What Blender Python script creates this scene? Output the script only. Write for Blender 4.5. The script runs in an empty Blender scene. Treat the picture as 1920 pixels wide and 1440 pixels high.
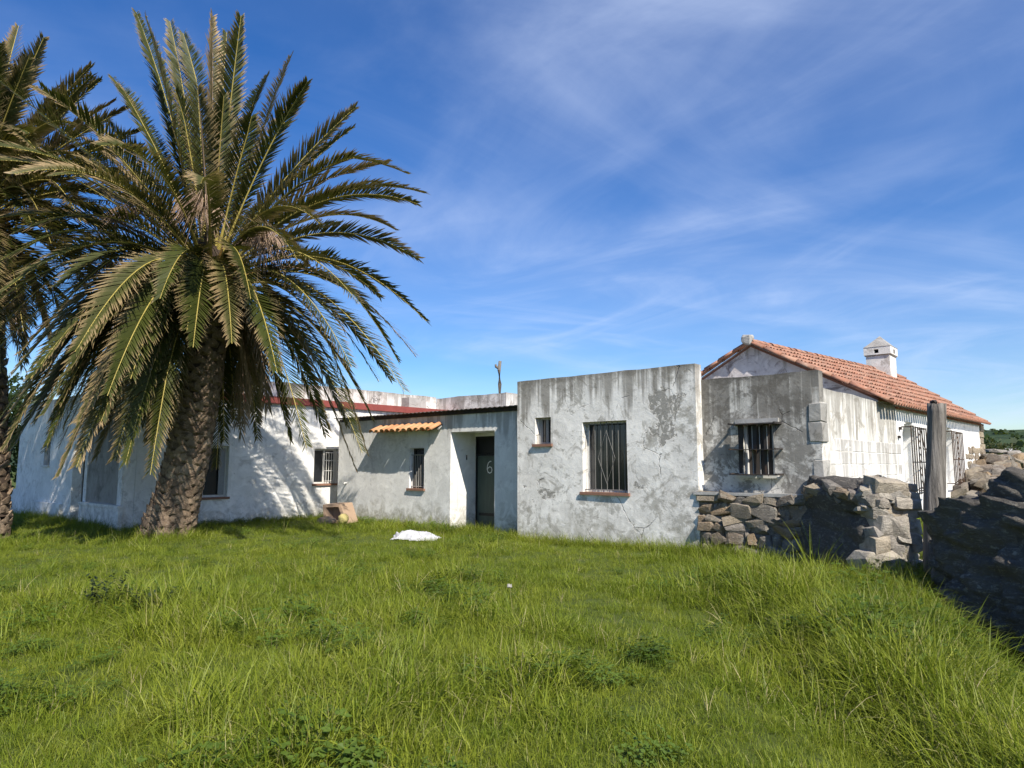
import bpy, bmesh, math, random
import numpy as np
from mathutils import Vector, Matrix, Euler, noise as mnoise

R = math.radians
S = bpy.context.scene
COL = S.collection

# ------------------------------------------------------------------ camera, sky, sun, exposure
cam_d = bpy.data.cameras.new("camera")
cam = bpy.data.objects.new("camera", cam_d)
COL.objects.link(cam)
cam.location = (0, 0, 1.6)
cam.rotation_euler = (R(90 + 6.58), 0, 0)
cam_d.angle = 2 * math.atan(960 / 1300)
cam_d.clip_start = 0.05
cam_d.clip_end = 6000
S.camera = cam

SUN = Vector((0.475, -0.898, 0.96)).normalized()        # direction towards the sun
SUN_EL = math.asin(SUN.z)
SUN_ROT = math.atan2(SUN.x, SUN.y)
world = bpy.data.worlds.new("World")
S.world = world
world.use_nodes = True

def build_sky():
    nt = world.node_tree
    nt.nodes.clear()
    N, L = nt.nodes.new, nt.links.new
    out = N("ShaderNodeOutputWorld"); bg = N("ShaderNodeBackground")
    L(bg.outputs[0], out.inputs[0])
    sky = N("ShaderNodeTexSky"); sky.sky_type = 'NISHITA'; sky.sun_disc = False
    sky.sun_elevation = SUN_EL; sky.sun_rotation = SUN_ROT
    sky.altitude = 100; sky.air_density = 1.0; sky.dust_density = 0.4; sky.ozone_density = 4.0
    hs = N("ShaderNodeHueSaturation"); hs.inputs['Hue'].default_value = 0.511; hs.inputs['Saturation'].default_value = 1.36; hs.inputs['Value'].default_value = 1.26
    L(sky.outputs[0], hs.inputs['Color'])
    # thin high cloud: streaks on a flat layer seen in perspective
    tc = N("ShaderNodeTexCoord"); sp = N("ShaderNodeSeparateXYZ"); L(tc.outputs['Generated'], sp.inputs[0])
    def M(op, a, b=None):
        m = N("ShaderNodeMath"); m.operation = op
        for i, v in enumerate((a, b)):
            if v is None: continue
            if isinstance(v, (int, float)): m.inputs[i].default_value = v
            else: L(v, m.inputs[i])
        return m.outputs[0]
    zz = M('ADD', M('MAXIMUM', sp.outputs[2], 0.0), 0.10)
    cx = N("ShaderNodeCombineXYZ"); L(M('DIVIDE', sp.outputs[0], zz), cx.inputs[0]); L(M('DIVIDE', sp.outputs[1], zz), cx.inputs[1])
    def layer(scale, rot, loc, nscale, det, lo, hi, dist):
        mp = N("ShaderNodeMapping"); mp.vector_type = 'TEXTURE'; mp.inputs['Rotation'].default_value = (0, 0, R(rot)); mp.inputs['Scale'].default_value = scale
        mp.inputs['Location'].default_value = loc
        L(cx.outputs[0], mp.inputs[0])
        n = N("ShaderNodeTexNoise"); n.inputs['Scale'].default_value = nscale; n.inputs['Detail'].default_value = det
        n.inputs['Roughness'].default_value = 0.58; n.inputs['Distortion'].default_value = dist
        L(mp.outputs[0], n.inputs['Vector'])
        mr = N("ShaderNodeMapRange"); mr.interpolation_type = 'SMOOTHSTEP'
        mr.inputs[1].default_value = lo; mr.inputs[2].default_value = hi
        L(n.outputs[0], mr.inputs[0])
        return mr.outputs[0]
    a = layer((1.25, 0.75, 1), 128, (3.1, 1.7, 0), 1.0, 9, 0.40, 0.86, 1.6)
    b = layer((1.5, 0.8, 1), 20, (0.4, 5.2, 0), 0.75, 9, 0.40, 0.82, 1.5)
    c = layer((1, 1, 1), 0, (7.7, 2.2, 0), 0.34, 4, 0.36, 0.66, 0.5)
    streak = M('ADD', M('MULTIPLY', M('MULTIPLY', a, c), 0.27), M('MULTIPLY', M('MULTIPLY', b, c), 0.30))
    veil = M('MULTIPLY', c, 0.16)
    fac = M('MINIMUM', M('ADD', streak, veil), 0.7)
    mx = N("ShaderNodeMix"); mx.data_type = 'RGBA'
    L(fac, mx.inputs[0]); L(hs.outputs[0], mx.inputs[6]); mx.inputs[7].default_value = (6.6, 7.6, 9.8, 1)
    L(mx.outputs[2], bg.inputs[0])
    bg.inputs[1].default_value = 0.08
build_sky()

sun_d = bpy.data.lights.new("sun", 'SUN'); sun_d.energy = 5.0; sun_d.angle = R(0.53); sun_d.color = (1.0, 0.93, 0.82)
sun = bpy.data.objects.new("sun", sun_d); COL.objects.link(sun)
sun.rotation_euler = (-SUN).to_track_quat('-Z', 'Y').to_euler(); sun.location = (20, -30, 40)

S.view_settings.view_transform = 'Standard'; S.view_settings.look = 'None'
S.view_settings.exposure = 0.60; S.view_settings.gamma = 1.0; S.view_settings.use_curve_mapping = False
S.render.engine = 'CYCLES'
S.cycles.max_bounces = 8; S.cycles.transparent_max_bounces = 8; S.cycles.caustics_reflective = False; S.cycles.caustics_refractive = False

# ------------------------------------------------------------------ helpers
TH = R(41.4)
D1 = Vector((math.cos(TH), -math.sin(TH), 0)); E1 = Vector((math.sin(TH), math.cos(TH), 0))
G0 = Vector((0.1146, 15.0, 0))
def L2W(x, y, z=0.0): return G0 + D1 * x + E1 * y + Vector((0, 0, z))
def W2L(p):
    q = Vector((p[0], p[1], 0)) - G0
    return q.dot(D1), q.dot(E1)
def sstep(a, b, x):
    t = max(0.0, min(1.0, (x - a) / (b - a))); return t * t * (3 - 2 * t)
def fbm(x, y, z=0.0, o=4): return mnoise.fractal(Vector((x, y, z)), 1.0, 2.0, o)

def tag(o, label=None, cat=None, group=None, kind=None):
    if label: o['label'] = label
    if cat: o['category'] = cat
    if group: o['group'] = group
    if kind: o['kind'] = kind
    return o
def thing(name, label, cat, loc=(0, 0, 0), rotz=0.0, group=None):
    o = bpy.data.objects.new(name, None); COL.objects.link(o)
    o.empty_display_size = 0.2
    o.location = loc; o.rotation_euler = (0, 0, rotz)
    return tag(o, label, cat, group)
def link(name, me, parent=None, mw=None):
    o = bpy.data.objects.new(name, me); COL.objects.link(o)
    if parent is not None: o.parent = parent
    if mw is not None: o.matrix_basis = mw
    return o

class MB:
    """collects vertices and faces, then links them as one mesh object"""
    def __init__(s, off=(0, 0, 0)): s.v = []; s.f = []; s.off = Vector(off); s.c = None
    def add(s, vs, fs):
        b = len(s.v); s.v += [tuple(v) for v in vs]; s.f += [tuple(i + b for i in f) for f in fs]
    def box(s, a, b, jit=0.0):
        (x0, y0, z0), (x1, y1, z1) = a, b
        vs = [(x, y, z) for z in (z0, z1) for y in (y0, y1) for x in (x0, x1)]
        if jit: vs = [(x + random.uniform(-jit, jit), y + random.uniform(-jit, jit), z + random.uniform(-jit, jit)) for x, y, z in vs]
        s.add(vs, [(0, 2, 3, 1), (4, 5, 7, 6), (0, 1, 5, 4), (2, 6, 7, 3), (0, 4, 6, 2), (1, 3, 7, 5)])
    def tube(s, pts, rad, n=6, cap=True):
        pts = [Vector(p) for p in pts]; rings = []
        up = Vector((0, 0, 1))
        for i, p in enumerate(pts):
            t = (pts[min(i + 1, len(pts) - 1)] - pts[max(i - 1, 0)]).normalized()
            a = t.cross(up)
            if a.length < 1e-3: a = t.cross(Vector((1, 0, 0)))
            a.normalize(); b = a.cross(t)
            r = rad[i] if hasattr(rad, '__len__') else rad
            rings.append([p + (a * math.cos(k * 2 * math.pi / n) + b * math.sin(k * 2 * math.pi / n)) * r for k in range(n)])
        vs = [v for r in rings for v in r]; fs = []
        for i in range(len(pts) - 1):
            for k in range(n):
                fs.append((i * n + k, i * n + (k + 1) % n, (i + 1) * n + (k + 1) % n, (i + 1) * n + k))
        if cap:
            fs.append(tuple(range(n - 1, -1, -1))); fs.append(tuple((len(pts) - 1) * n + k for k in range(n)))
        s.add(vs, fs)
    def mesh(s, name, mat, smooth=False):
        me = bpy.data.meshes.new(name)
        o = s.off
        me.from_pydata([(v[0] - o.x, v[1] - o.y, v[2] - o.z) for v in s.v], [], s.f)
        if mat: me.materials.append(mat)
        if smooth: me.shade_smooth()
        me.update()
        return me
    def build(s, name, mat, parent=None, smooth=False):
        return link(name, s.mesh(name, mat, smooth), parent)

def wall_mb(mb, axis, c, a0, a1, z0, z1, holes=(), T=0.22, inward=1, step=0.3, wob=0.010, topwob=0.014, topf=None):
    """a solid wall with real openings. axis 'x': runs along x at y=c; axis 'y': runs along y at x=c.
    its outer face is gently uneven; holes are (a0, a1, z0, z1)."""
    def cuts(lo, hi, ex):
        b = sorted(set([lo, hi] + [e for e in ex if lo < e < hi])); out = []
        for p, q in zip(b, b[1:]):
            n = max(1, int(round((q - p) / step))); out += [p + (q - p) * i / n for i in range(n)]
        return out + [hi]
    A = cuts(a0, a1, [h for x in holes for h in x[:2]]); Z = cuts(z0, z1, [h for x in holes for h in x[2:]])
    solid = lambda i, j: 0 <= i < len(A) - 1 and 0 <= j < len(Z) - 1 and not any(
        h[0] - 1e-6 <= (A[i] + A[i + 1]) / 2 <= h[1] + 1e-6 and h[2] - 1e-6 <= (Z[j] + Z[j + 1]) / 2 <= h[3] + 1e-6 for h in holes)
    vs, idx = [], {}
    def V(i, j, k):
        if (i, j, k) not in idx:
            a, z = A[i], Z[j]
            if j == len(Z) - 1:
                if topf: z = z + topf(a)
                z += topwob * fbm(a * 1.7, c * 3.1, 5.0)
            d = (wob * fbm(a * 0.9, z * 0.9, c * 7.3)) if k == 0 else T * inward
            idx[(i, j, k)] = len(vs)
            vs.append((a, c + d, z) if axis == 'x' else (c + d, a, z))
        return idx[(i, j, k)]
    fs = []
    flip = (axis == 'x') == (inward > 0)
    def F(*q): fs.append(q if flip else q[::-1])
    for i in range(len(A) - 1):
        for j in range(len(Z) - 1):
            if not solid(i, j): continue
            F(V(i, j, 0), V(i + 1, j, 0), V(i + 1, j + 1, 0), V(i, j + 1, 0))
            F(V(i, j, 1), V(i, j + 1, 1), V(i + 1, j + 1, 1), V(i + 1, j, 1))
            if not solid(i - 1, j): F(V(i, j, 0), V(i, j + 1, 0), V(i, j + 1, 1), V(i, j, 1))
            if not solid(i + 1, j): F(V(i + 1, j, 0), V(i + 1, j, 1), V(i + 1, j + 1, 1), V(i + 1, j + 1, 0))
            if not solid(i, j - 1): F(V(i, j, 0), V(i, j, 1), V(i + 1, j, 1), V(i + 1, j, 0))
            if not solid(i, j + 1): F(V(i, j + 1, 0), V(i + 1, j + 1, 0), V(i + 1, j + 1, 1), V(i, j + 1, 1))
    mb.add(vs, fs)

# ------------------------------------------------------------------ materials
class NT:
    def __init__(s, name):
        s.m = bpy.data.materials.new(name); s.m.use_nodes = True; s.t = s.m.node_tree; s.t.nodes.clear()
        s.out = s.t.nodes.new("ShaderNodeOutputMaterial")
    def n(s, typ, **kw):
        nd = s.t.nodes.new(typ)
        for k, v in kw.items(): setattr(nd, k, v)
        return nd
    def set(s, sock, v):
        if isinstance(v, bpy.types.NodeSocket): s.t.links.new(v, sock)
        elif isinstance(v, (tuple, list)) and len(v) == 3 and sock.type == 'RGBA': sock.default_value = (*v, 1)
        else: sock.default_value = v
    def coord(s, kind='Object'): return s.n("ShaderNodeTexCoord").outputs[kind]
    def pos(s): return s.n("ShaderNodeNewGeometry").outputs['Position']
    def map(s, vec, scale=(1, 1, 1), loc=(0, 0, 0), rot=(0, 0, 0)):
        m = s.n("ShaderNodeMapping"); s.set(m.inputs[0], vec); m.inputs['Scale'].default_value = scale
        m.inputs['Location'].default_value = loc; m.inputs['Rotation'].default_value = rot; return m.outputs[0]
    def noise(s, vec, scale, detail=5, rough=0.55, dist=0.0, out=0):
        n = s.n("ShaderNodeTexNoise"); s.set(n.inputs['Vector'], vec); n.inputs['Scale'].default_value = scale
        n.inputs['Detail'].default_value = detail; n.inputs['Roughness'].default_value = rough; n.inputs['Distortion'].default_value = dist
        return n.outputs[out]
    def voro(s, vec, scale, feature='F1', out=0, rnd=1.0):
        n = s.n("ShaderNodeTexVoronoi", feature=feature); s.set(n.inputs['Vector'], vec); n.inputs['Scale'].default_value = scale
        n.inputs['Randomness'].default_value = rnd
        return n.outputs[out]
    def rng(s, v, a, b, c=0.0, d=1.0, smooth=True):
        n = s.n("ShaderNodeMapRange"); n.interpolation_type = 'SMOOTHSTEP' if smooth else 'LINEAR'
        s.set(n.inputs[0], v)
        for i, q in enumerate((a, b, c, d)): n.inputs[i + 1].default_value = q
        return n.outputs[0]
    def math(s, op, a, b=None, c=None):
        n = s.n("ShaderNodeMath", operation=op); s.set(n.inputs[0], a)
        if b is not None: s.set(n.inputs[1], b)
        if c is not None: s.set(n.inputs[2], c)
        return n.outputs[0]
    def mul(s, *a):
        r = a[0]
        for b in a[1:]: r = s.math('MULTIPLY', r, b)
        return r
    def mix(s, f, a, b, mode='MIX'):
        n = s.n("ShaderNodeMix", data_type='RGBA', blend_type=mode); s.set(n.inputs[0], f); s.set(n.inputs[6], a); s.set(n.inputs[7], b); return n.outputs[2]
    def ramp(s, f, stops):
        n = s.n("ShaderNodeValToRGB"); s.set(n.inputs[0], f); cr = n.color_ramp
        while len(cr.elements) < len(stops): cr.elements.new(0.5)
        for e, (p, c) in zip(cr.elements, stops): e.position = p; e.color = (*c, 1)
        return n.outputs[0]
    def sep(s, v):
        n = s.n("ShaderNodeSeparateXYZ"); s.set(n.inputs[0], v); return n.outputs
    def comb(s, x, y, z):
        n = s.n("ShaderNodeCombineXYZ"); s.set(n.inputs[0], x); s.set(n.inputs[1], y); s.set(n.inputs[2], z); return n.outputs[0]
    def rand(s): return s.n("ShaderNodeObjectInfo").outputs['Random']
    def attr(s, name, out=2): 
        n = s.n("ShaderNodeAttribute"); n.attribute_name = name; return n.outputs[out]
    def dist(s, vec, p, sc=(1, 1, 1)):
        m = s.map(vec, scale=sc, loc=tuple(-a * b for a, b in zip(p, sc)))
        n = s.n("ShaderNodeVectorMath", operation='LENGTH'); s.set(n.inputs[0], m); return n.outputs['Value']
    def bump(s, h, strength=0.5, d=0.02, nrm=None):
        n = s.n("ShaderNodeBump"); n.inputs['Strength'].default_value = strength; n.inputs['Distance'].default_value = d
        s.set(n.inputs['Height'], h)
        if nrm is not None: s.set(n.inputs['Normal'], nrm)
        return n.outputs[0]
    def bsdf(s, col, rough=0.9, nrm=None, metal=0.0, spec=0.3, trans=None):
        b = s.n("ShaderNodeBsdfPrincipled"); s.set(b.inputs['Base Color'], col); s.set(b.inputs['Roughness'], rough)
        b.inputs['Metallic'].default_value = metal; b.inputs['Specular IOR Level'].default_value = spec
        if nrm is not None: s.set(b.inputs['Normal'], nrm)
        sh = b.outputs[0]
        if trans is not None:
            t = s.n("ShaderNodeBsdfTranslucent"); s.set(t.inputs[0], trans[1])
            if nrm is not None: s.set(t.inputs['Normal'], nrm)
            mx = s.n("ShaderNodeMixShader"); mx.inputs[0].default_value = trans[0]
            s.t.links.new(sh, mx.inputs[1]); s.t.links.new(t.outputs[0], mx.inputs[2]); sh = mx.outputs[0]
        s.t.links.new(sh, s.out.inputs[0]); return s.m

def plaster(name, base=(0.6, 0.6, 0.58), dark=(0.42, 0.42, 0.4), dirt=(0.27, 0.255, 0.225), dirt_amt=0.5, top=3.3, streak=0.7, streak_len=0.9,
            streak_col=(0.17, 0.155, 0.13), patch=0.5, patch_col=(0.25, 0.24, 0.215), spots=(), cracks=0.8, damp=0.4, seed=0.0, warm=0.0, bumpk=1.0, wash=0.0, wash_col=(0.36, 0.355, 0.335)):
    t = NT(name); co = t.coord(); v = t.map(co, loc=(seed, seed * 1.7, seed * 0.6)); z = t.sep(co)[2]
    n1 = t.noise(v, 0.9, 7, 0.62, 0.6); n2 = t.noise(v, 3.2, 8, 0.65, 0.8); n3 = t.noise(v, 14, 6, 0.7); n4 = t.noise(v, 70, 3, 0.6)
    col = t.mix(t.rng(n1, 0.38, 0.62), base, dark)
    col = t.mix(t.mul(t.rng(n2, 0.46, 0.66), 0.55), col, tuple(c * 1.17 for c in base))
    # limewash worn through to the render below
    if wash:
        wn = t.math('ADD', t.noise(v, 1.7, 14, 0.74, 0.5), t.mul(t.math('SUBTRACT', t.noise(v, 9, 8, 0.7), 0.5), 0.35))
        col = t.mix(t.mul(t.rng(wn, 0.60 - 0.14 * wash, 0.68 - 0.14 * wash), 0.85), col, wash_col)
    # trowel-worn blotches of dirt
    bl = t.noise(v, 1.9, 12, 0.74, 1.5)
    col = t.mix(t.mul(t.rng(bl, 0.52, 0.63), dirt_amt), col, dirt)
    # mould washed down from the top
    sv = t.map(v, scale=(7.5, 7.5, 0.20)); sn = t.noise(sv, 1.0, 7, 0.62, 0.25)
    zz = t.math('ADD', z, t.rng(t.noise(t.map(v, scale=(2.6, 2.6, 0.2)), 1.0, 4), 0.25, 0.75, -0.45, 0.45))
    tz = t.rng(zz, top - streak_len, top + 0.12)
    col = t.mix(t.mul(t.rng(t.math('ADD', sn, t.mul(tz, 0.16)), 0.50, 0.66), t.rng(tz, 0.02, 0.55), streak), col, streak_col)
    col = t.mix(t.mul(t.rng(z, top - 0.16, top), t.rng(n3, 0.3, 0.6), streak * 0.85), col, tuple(c * 0.8 for c in streak_col))
    # thin runs lower down
    rn = t.noise(t.map(v, scale=(9, 9, 0.25)), 1.0, 5, 0.6, 0.2)
    col = t.mix(t.mul(t.rng(rn, 0.56, 0.72), t.rng(n1, 0.35, 0.6), 0.35 * streak), col, tuple(c * 1.4 for c in streak_col))
    # render that has come away, with crisp edges
    pn = t.noise(v, 1.5, 12, 0.66, 0.35)
    for (p, sc, amt) in spots:
        pn = t.math('ADD', pn, t.mul(t.rng(t.dist(co, p, sc), 1.0, 0.15), amt))
    edge = 0.72 - 0.11 * patch
    pm = t.rng(pn, edge, edge + 0.018)
    fleck = t.rng(t.noise(v, 10, 6, 0.7), 0.52, 0.56)
    pmask = t.mul(pm, t.rng(fleck, 0, 1, 1.0, 0.35, False))
    col = t.mix(t.mul(pmask, 0.9), col, t.mix(n3, tuple(c * 0.85 for c in patch_col), tuple(c * 1.2 for c in patch_col)))
    sp = t.rng(t.noise(v, 34, 8, 0.75), 0.60, 0.66)
    col = t.mix(t.mul(sp, 0.25 + 0.4 * dirt_amt, t.rng(n1, 0.35, 0.6)), col, tuple(c * 0.8 for c in dirt))
    # cracks
    cv = t.n("ShaderNodeMix", data_type='RGBA'); cv.inputs[0].default_value = 0.10
    t.set(cv.inputs[6], v); t.set(cv.inputs[7], t.noise(v, 5, 5, 0.6, 0, 1))
    ck = t.voro(cv.outputs[2], 1.15, 'DISTANCE_TO_EDGE')
    cm = t.mul(t.rng(ck, 0.010, 0.003), t.rng(t.noise(v, 1.3, 3), 0.55, 0.62), cracks)
    col = t.mix(t.mul(cm, 0.8), col, (0.06, 0.055, 0.05))
    # small pits
    pit = t.mul(t.rng(t.noise(v, 26, 4, 0.7), 0.66, 0.72), 0.5 * dirt_amt + 0.15)
    col = t.mix(pit, col, tuple(c * 0.7 for c in dirt))
    # rising damp and splashed soil
    dz = t.math('ADD', z, t.rng(n2, 0.3, 0.7, -0.25, 0.25))
    col = t.mix(t.mul(t.rng(dz, 0.62, 0.05), damp, t.rng(n3, 0.25, 0.6)), col, (0.25, 0.235, 0.17))
    if warm: col = t.mix(warm, col, (0.62, 0.52, 0.42), 'MULTIPLY')
    h = t.math('ADD', t.mul(n2, 0.6), t.mul(n3, 0.35)); h = t.math('ADD', h, t.mul(n4, 0.12))
    h = t.math('SUBTRACT', h, t.mul(pmask, 0.35)); h = t.math('SUBTRACT', h, t.mul(cm, 0.9)); h = t.math('SUBTRACT', h, t.mul(pit, 0.5))
    return t.bsdf(col, 0.92, t.bump(h, 0.55 * bumpk, 0.03), spec=0.15)

def simple(name, col, rough=0.7, var=0.25, scale=12, metal=0.0, bump=0.3, spec=0.3, objrand=0.0, stretch=(1, 1, 1), rust=None):
    t = NT(name); v = t.map(t.coord(), scale=stretch); n = t.noise(v, scale, 7, 0.65)
    c = t.mix(n, tuple(x * (1 - var) for x in col), tuple(min(1, x * (1 + var)) for x in col))
    if rust: c = t.mix(t.rng(t.noise(v, scale * 0.6, 8, 0.7), 0.47, 0.6), c, rust)
    if objrand:
        c = t.mix(t.mul(t.rand(), objrand), c, tuple(x * 0.35 for x in col))
    return t.bsdf(c, rough, t.bump(n, bump, 0.01), metal, spec)

def stone_mat(name, stops, lichen=0.35, dark=1.0, bs=0.7):
    t = NT(name); co = t.pos(); r = t.rand()
    v = t.n("ShaderNodeVectorMath", operation='ADD'); t.set(v.inputs[0], co); t.set(v.inputs[1], t.comb(t.mul(r, 37.0), t.mul(r, 91.0), t.mul(r, 13.0))); v = v.outputs[0]
    base = t.ramp(r, stops)
    n1 = t.noise(v, 5.0, 9, 0.7, 0.6); n2 = t.noise(v, 24, 8, 0.72); n3 = t.noise(t.map(v, scale=(1, 1, 3)), 9, 9, 0.72, 1.2)
    c = t.mix(t.rng(n1, 0.35, 0.65), base, t.mix(0.5, base, (0.11, 0.10, 0.09)))
    c = t.mix(t.mul(t.rng(n3, 0.5, 0.7), 0.5), c, (0.44, 0.40, 0.34))
    c = t.mix(t.mul(t.rng(n2, 0.52, 0.72), 0.55), c, (0.10, 0.09, 0.078))
    c = t.mix(t.mul(t.rng(t.noise(v, 7, 9, 0.75), 0.56, 0.64), lichen), c, (0.46, 0.45, 0.37))
    if dark != 1.0: c = t.mix(1.0, c, (dark, dark, dark), 'MULTIPLY')
    h = t.math('ADD', n1, t.mul(n2, 0.5)); h = t.math('ADD', h, t.mul(n3, 0.6))
    return t.bsdf(c, 0.9, t.bump(h, min(1, bs * 1.3), 0.06), spec=0.2)

M = {}
M['grey_plaster'] = plaster('grey_plaster', base=(0.80, 0.78, 0.735), dark=(0.67, 0.65, 0.61), dirt=(0.27, 0.25, 0.21), dirt_amt=0.62, wash=0.62, wash_col=(0.40, 0.385, 0.345), top=3.38, streak=0.72, streak_len=1.0, patch=0.45,
    spots=(((3.62, 0, 2.55), (1.5, 1, 1.05), 0.20), ((0.45, 0, 1.1), (1.1, 1, 0.75), 0.10), ((3.05, 0, 0.95), (2.2, 1, 1.0), 0.12), ((3.95, 0, 2.95), (2.5, 1, 1.2), 0.12)), cracks=0.7, damp=0.55, seed=3.3)
M['wash_plaster'] = plaster('wash_plaster', base=(0.76, 0.75, 0.72), dark=(0.66, 0.655, 0.63), dirt_amt=0.25, wash=0.15, wash_col=(0.56,0.55,0.53), top=2.9, streak=0.45, streak_len=0.6, patch=0.0, cracks=0.1, damp=0.75, seed=11.0,
    spots=(((2.2, 0, 2.7), (0.6, 1, 2.5), 0.08),), bumpk=0.8)
M['white_plaster'] = plaster('white_plaster', base=(0.84, 0.825, 0.79), dark=(0.74, 0.725, 0.69), dirt=(0.42, 0.40, 0.36), dirt_amt=0.5, wash=0.15, wash_col=(0.5,0.48,0.45), top=3.5, streak=0.35, streak_len=0.8, patch=0.1, cracks=0.25, damp=0.5, seed=21.0)
M['parapet_plaster'] = plaster('parapet_plaster', base=(0.72, 0.70, 0.67), dark=(0.6, 0.585, 0.56), dirt=(0.33, 0.30, 0.26), dirt_amt=0.7, wash=0.5, wash_col=(0.42,0.39,0.36), top=4.05, streak=0.55, streak_len=0.7, patch=0.2, damp=0, seed=31.0)
M['dark_plaster'] = plaster('dark_plaster', base=(0.64, 0.62, 0.575), dark=(0.42, 0.41, 0.375), dirt=(0.12, 0.11, 0.095), dirt_amt=0.85, wash=0.9, wash_col=(0.2, 0.19, 0.17), top=3.1, streak=0.75, streak_len=1.6, streak_col=(0.12, 0.11, 0.095), patch=0.4, cracks=0.7, damp=0.2, seed=43.0,
    spots=(((1.75, 0, 2.0), (1.6, 1, 1.0), 0.12),), patch_col=(0.2, 0.19, 0.165))
M['old_white'] = plaster('old_white', base=(0.72, 0.70, 0.65), dark=(0.52, 0.495, 0.45), dirt=(0.32, 0.29, 0.24), dirt_amt=0.7, wash=0.35, wash_col=(0.44,0.41,0.36), top=2.85, streak=0.55, streak_len=1.2, patch=0.15, cracks=0.3, damp=0.1, seed=52.0)
M['lime_white'] = plaster('lime_white', base=(0.78, 0.775, 0.755), dark=(0.71, 0.70, 0.68), dirt=(0.5, 0.47, 0.42), dirt_amt=0.4, top=3.4, streak=0.12, streak_len=0.8, patch=0.0, cracks=0.2, damp=0.1, seed=57.0)
M['block_white'] = plaster('block_white', base=(0.72, 0.70, 0.67), dark=(0.62, 0.60, 0.57), dirt=(0.42, 0.38, 0.34), dirt_amt=0.6, top=2.6, streak=0.5, streak_len=2.0, patch=0.0, cracks=0.0, damp=0.1, seed=61.0)
M['chimney_plaster'] = plaster('chimney_plaster', base=(0.70, 0.685, 0.65), dark=(0.56, 0.545, 0.51), dirt=(0.34, 0.31, 0.26), dirt_amt=0.6, wash=0.45, wash_col=(0.42, 0.39, 0.35), top=9, streak=0.3, damp=0, cracks=0, seed=85.0)
M['gable_plaster'] = plaster('gable_plaster', base=(0.60, 0.56, 0.54), dark=(0.44, 0.40, 0.385), dirt=(0.19, 0.16, 0.155), dirt_amt=0.9, top=4.4, streak=0.7, streak_len=0.8, patch=0.3, damp=0, seed=71.0, patch_col=(0.26, 0.22, 0.21))
M['grey_panel'] = plaster('grey_panel', base=(0.36, 0.34, 0.31), dark=(0.25, 0.235, 0.21), dirt=(0.13, 0.12, 0.105), dirt_amt=0.5, top=3.0, streak=0.8, streak_len=2.0, patch=0.0, cracks=0.0, damp=0.3, seed=99.0)
M['concrete'] = plaster('concrete', base=(0.40, 0.39, 0.37), dark=(0.3, 0.295, 0.28), dirt=(0.2, 0.19, 0.17), dirt_amt=0.6, top=9, streak=0.3, patch=0.2, cracks=0.0, damp=0, seed=80.0)
M['red_paint'] = simple('red_paint', (0.23, 0.058, 0.048), 0.7, 0.35, 5, bump=0.2)
M['dark_metal'] = simple('dark_metal', (0.035, 0.032, 0.03), 0.7, 0.5, 9, bump=0.4, rust=(0.07, 0.045, 0.03))
M['rusty_iron'] = simple('rusty_iron', (0.06, 0.04, 0.03), 0.85, 0.5, 9, bump=0.5, rust=(0.10, 0.055, 0.032))
M['grey_paint'] = simple('grey_paint', (0.28, 0.285, 0.28), 0.6, 0.3, 20, bump=0.2)
M['white_paint'] = simple('white_paint', (0.62, 0.61, 0.58), 0.6, 0.2, 20, bump=0.15)
M['iron_light'] = simple('iron_light', (0.30, 0.29, 0.27), 0.6, 0.35, 20, bump=0.2)
M['iron_grey'] = simple('iron_grey', (0.17, 0.165, 0.155), 0.6, 0.35, 20, bump=0.2)
M['glass'] = simple('glass', (0.018, 0.021, 0.024), 0.08, 0.2, 2, bump=0.02, spec=0.6)
M['reflection_strip'] = simple('reflection_strip', (0.045, 0.048, 0.048), 0.9, 0.4, 3, stretch=(6, 6, 0.3))
M['void'] = simple('void', (0.03, 0.03, 0.03), 0.95, 0.3, 3)
M['door_green'] = simple('door_green', (0.06, 0.082, 0.066), 0.6, 0.45, 4, bump=0.15, stretch=(3, 3, 0.5))
M['door_dark'] = simple('door_dark', (0.012, 0.013, 0.013), 0.5, 0.3, 4)
M['chalk'] = simple('chalk', (0.6, 0.62, 0.6), 0.9, 0.2, 30)
M['brick_sill'] = simple('brick_sill', (0.24, 0.13, 0.09), 0.85, 0.35, 10)
M['wood'] = None
M['shutter'] = simple('shutter', (0.05, 0.043, 0.038), 0.8, 0.4, 6, stretch=(5, 5, 0.4))

def terracotta():
    t = NT('terracotta'); r = t.rand(); co = t.coord(); wp = t.pos()
    base = t.ramp(r, [(0, (0.30, 0.135, 0.09)), (0.3, (0.39, 0.19, 0.125)), (0.55, (0.31, 0.145, 0.095)), (0.8, (0.42, 0.235, 0.16)), (1, (0.21, 0.11, 0.08))])
    n1 = t.noise(wp, 5, 8, 0.7, 0.4); n2 = t.noise(wp, 28, 6, 0.7)
    c = t.mix(t.mul(t.rng(n1, 0.46, 0.64), 0.6), base, (0.19, 0.125, 0.095)); c = t.mix(t.mul(t.rng(t.noise(wp, 9, 8, 0.75), 0.52, 0.62), 0.45), c, (0.46, 0.36, 0.28))
    c = t.mix(t.mul(t.rng(n2, 0.55, 0.7), 0.45), c, (0.42, 0.33, 0.24))
    c = t.mix(t.mul(t.rng(t.noise(wp, 1.1, 5), 0.5, 0.66), 0.35), c, (0.22, 0.12, 0.085))
    return t.bsdf(c, 0.88, t.bump(t.math('ADD', n1, n2), 0.35, 0.012), spec=0.2)
M['terracotta'] = terracotta()
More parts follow.
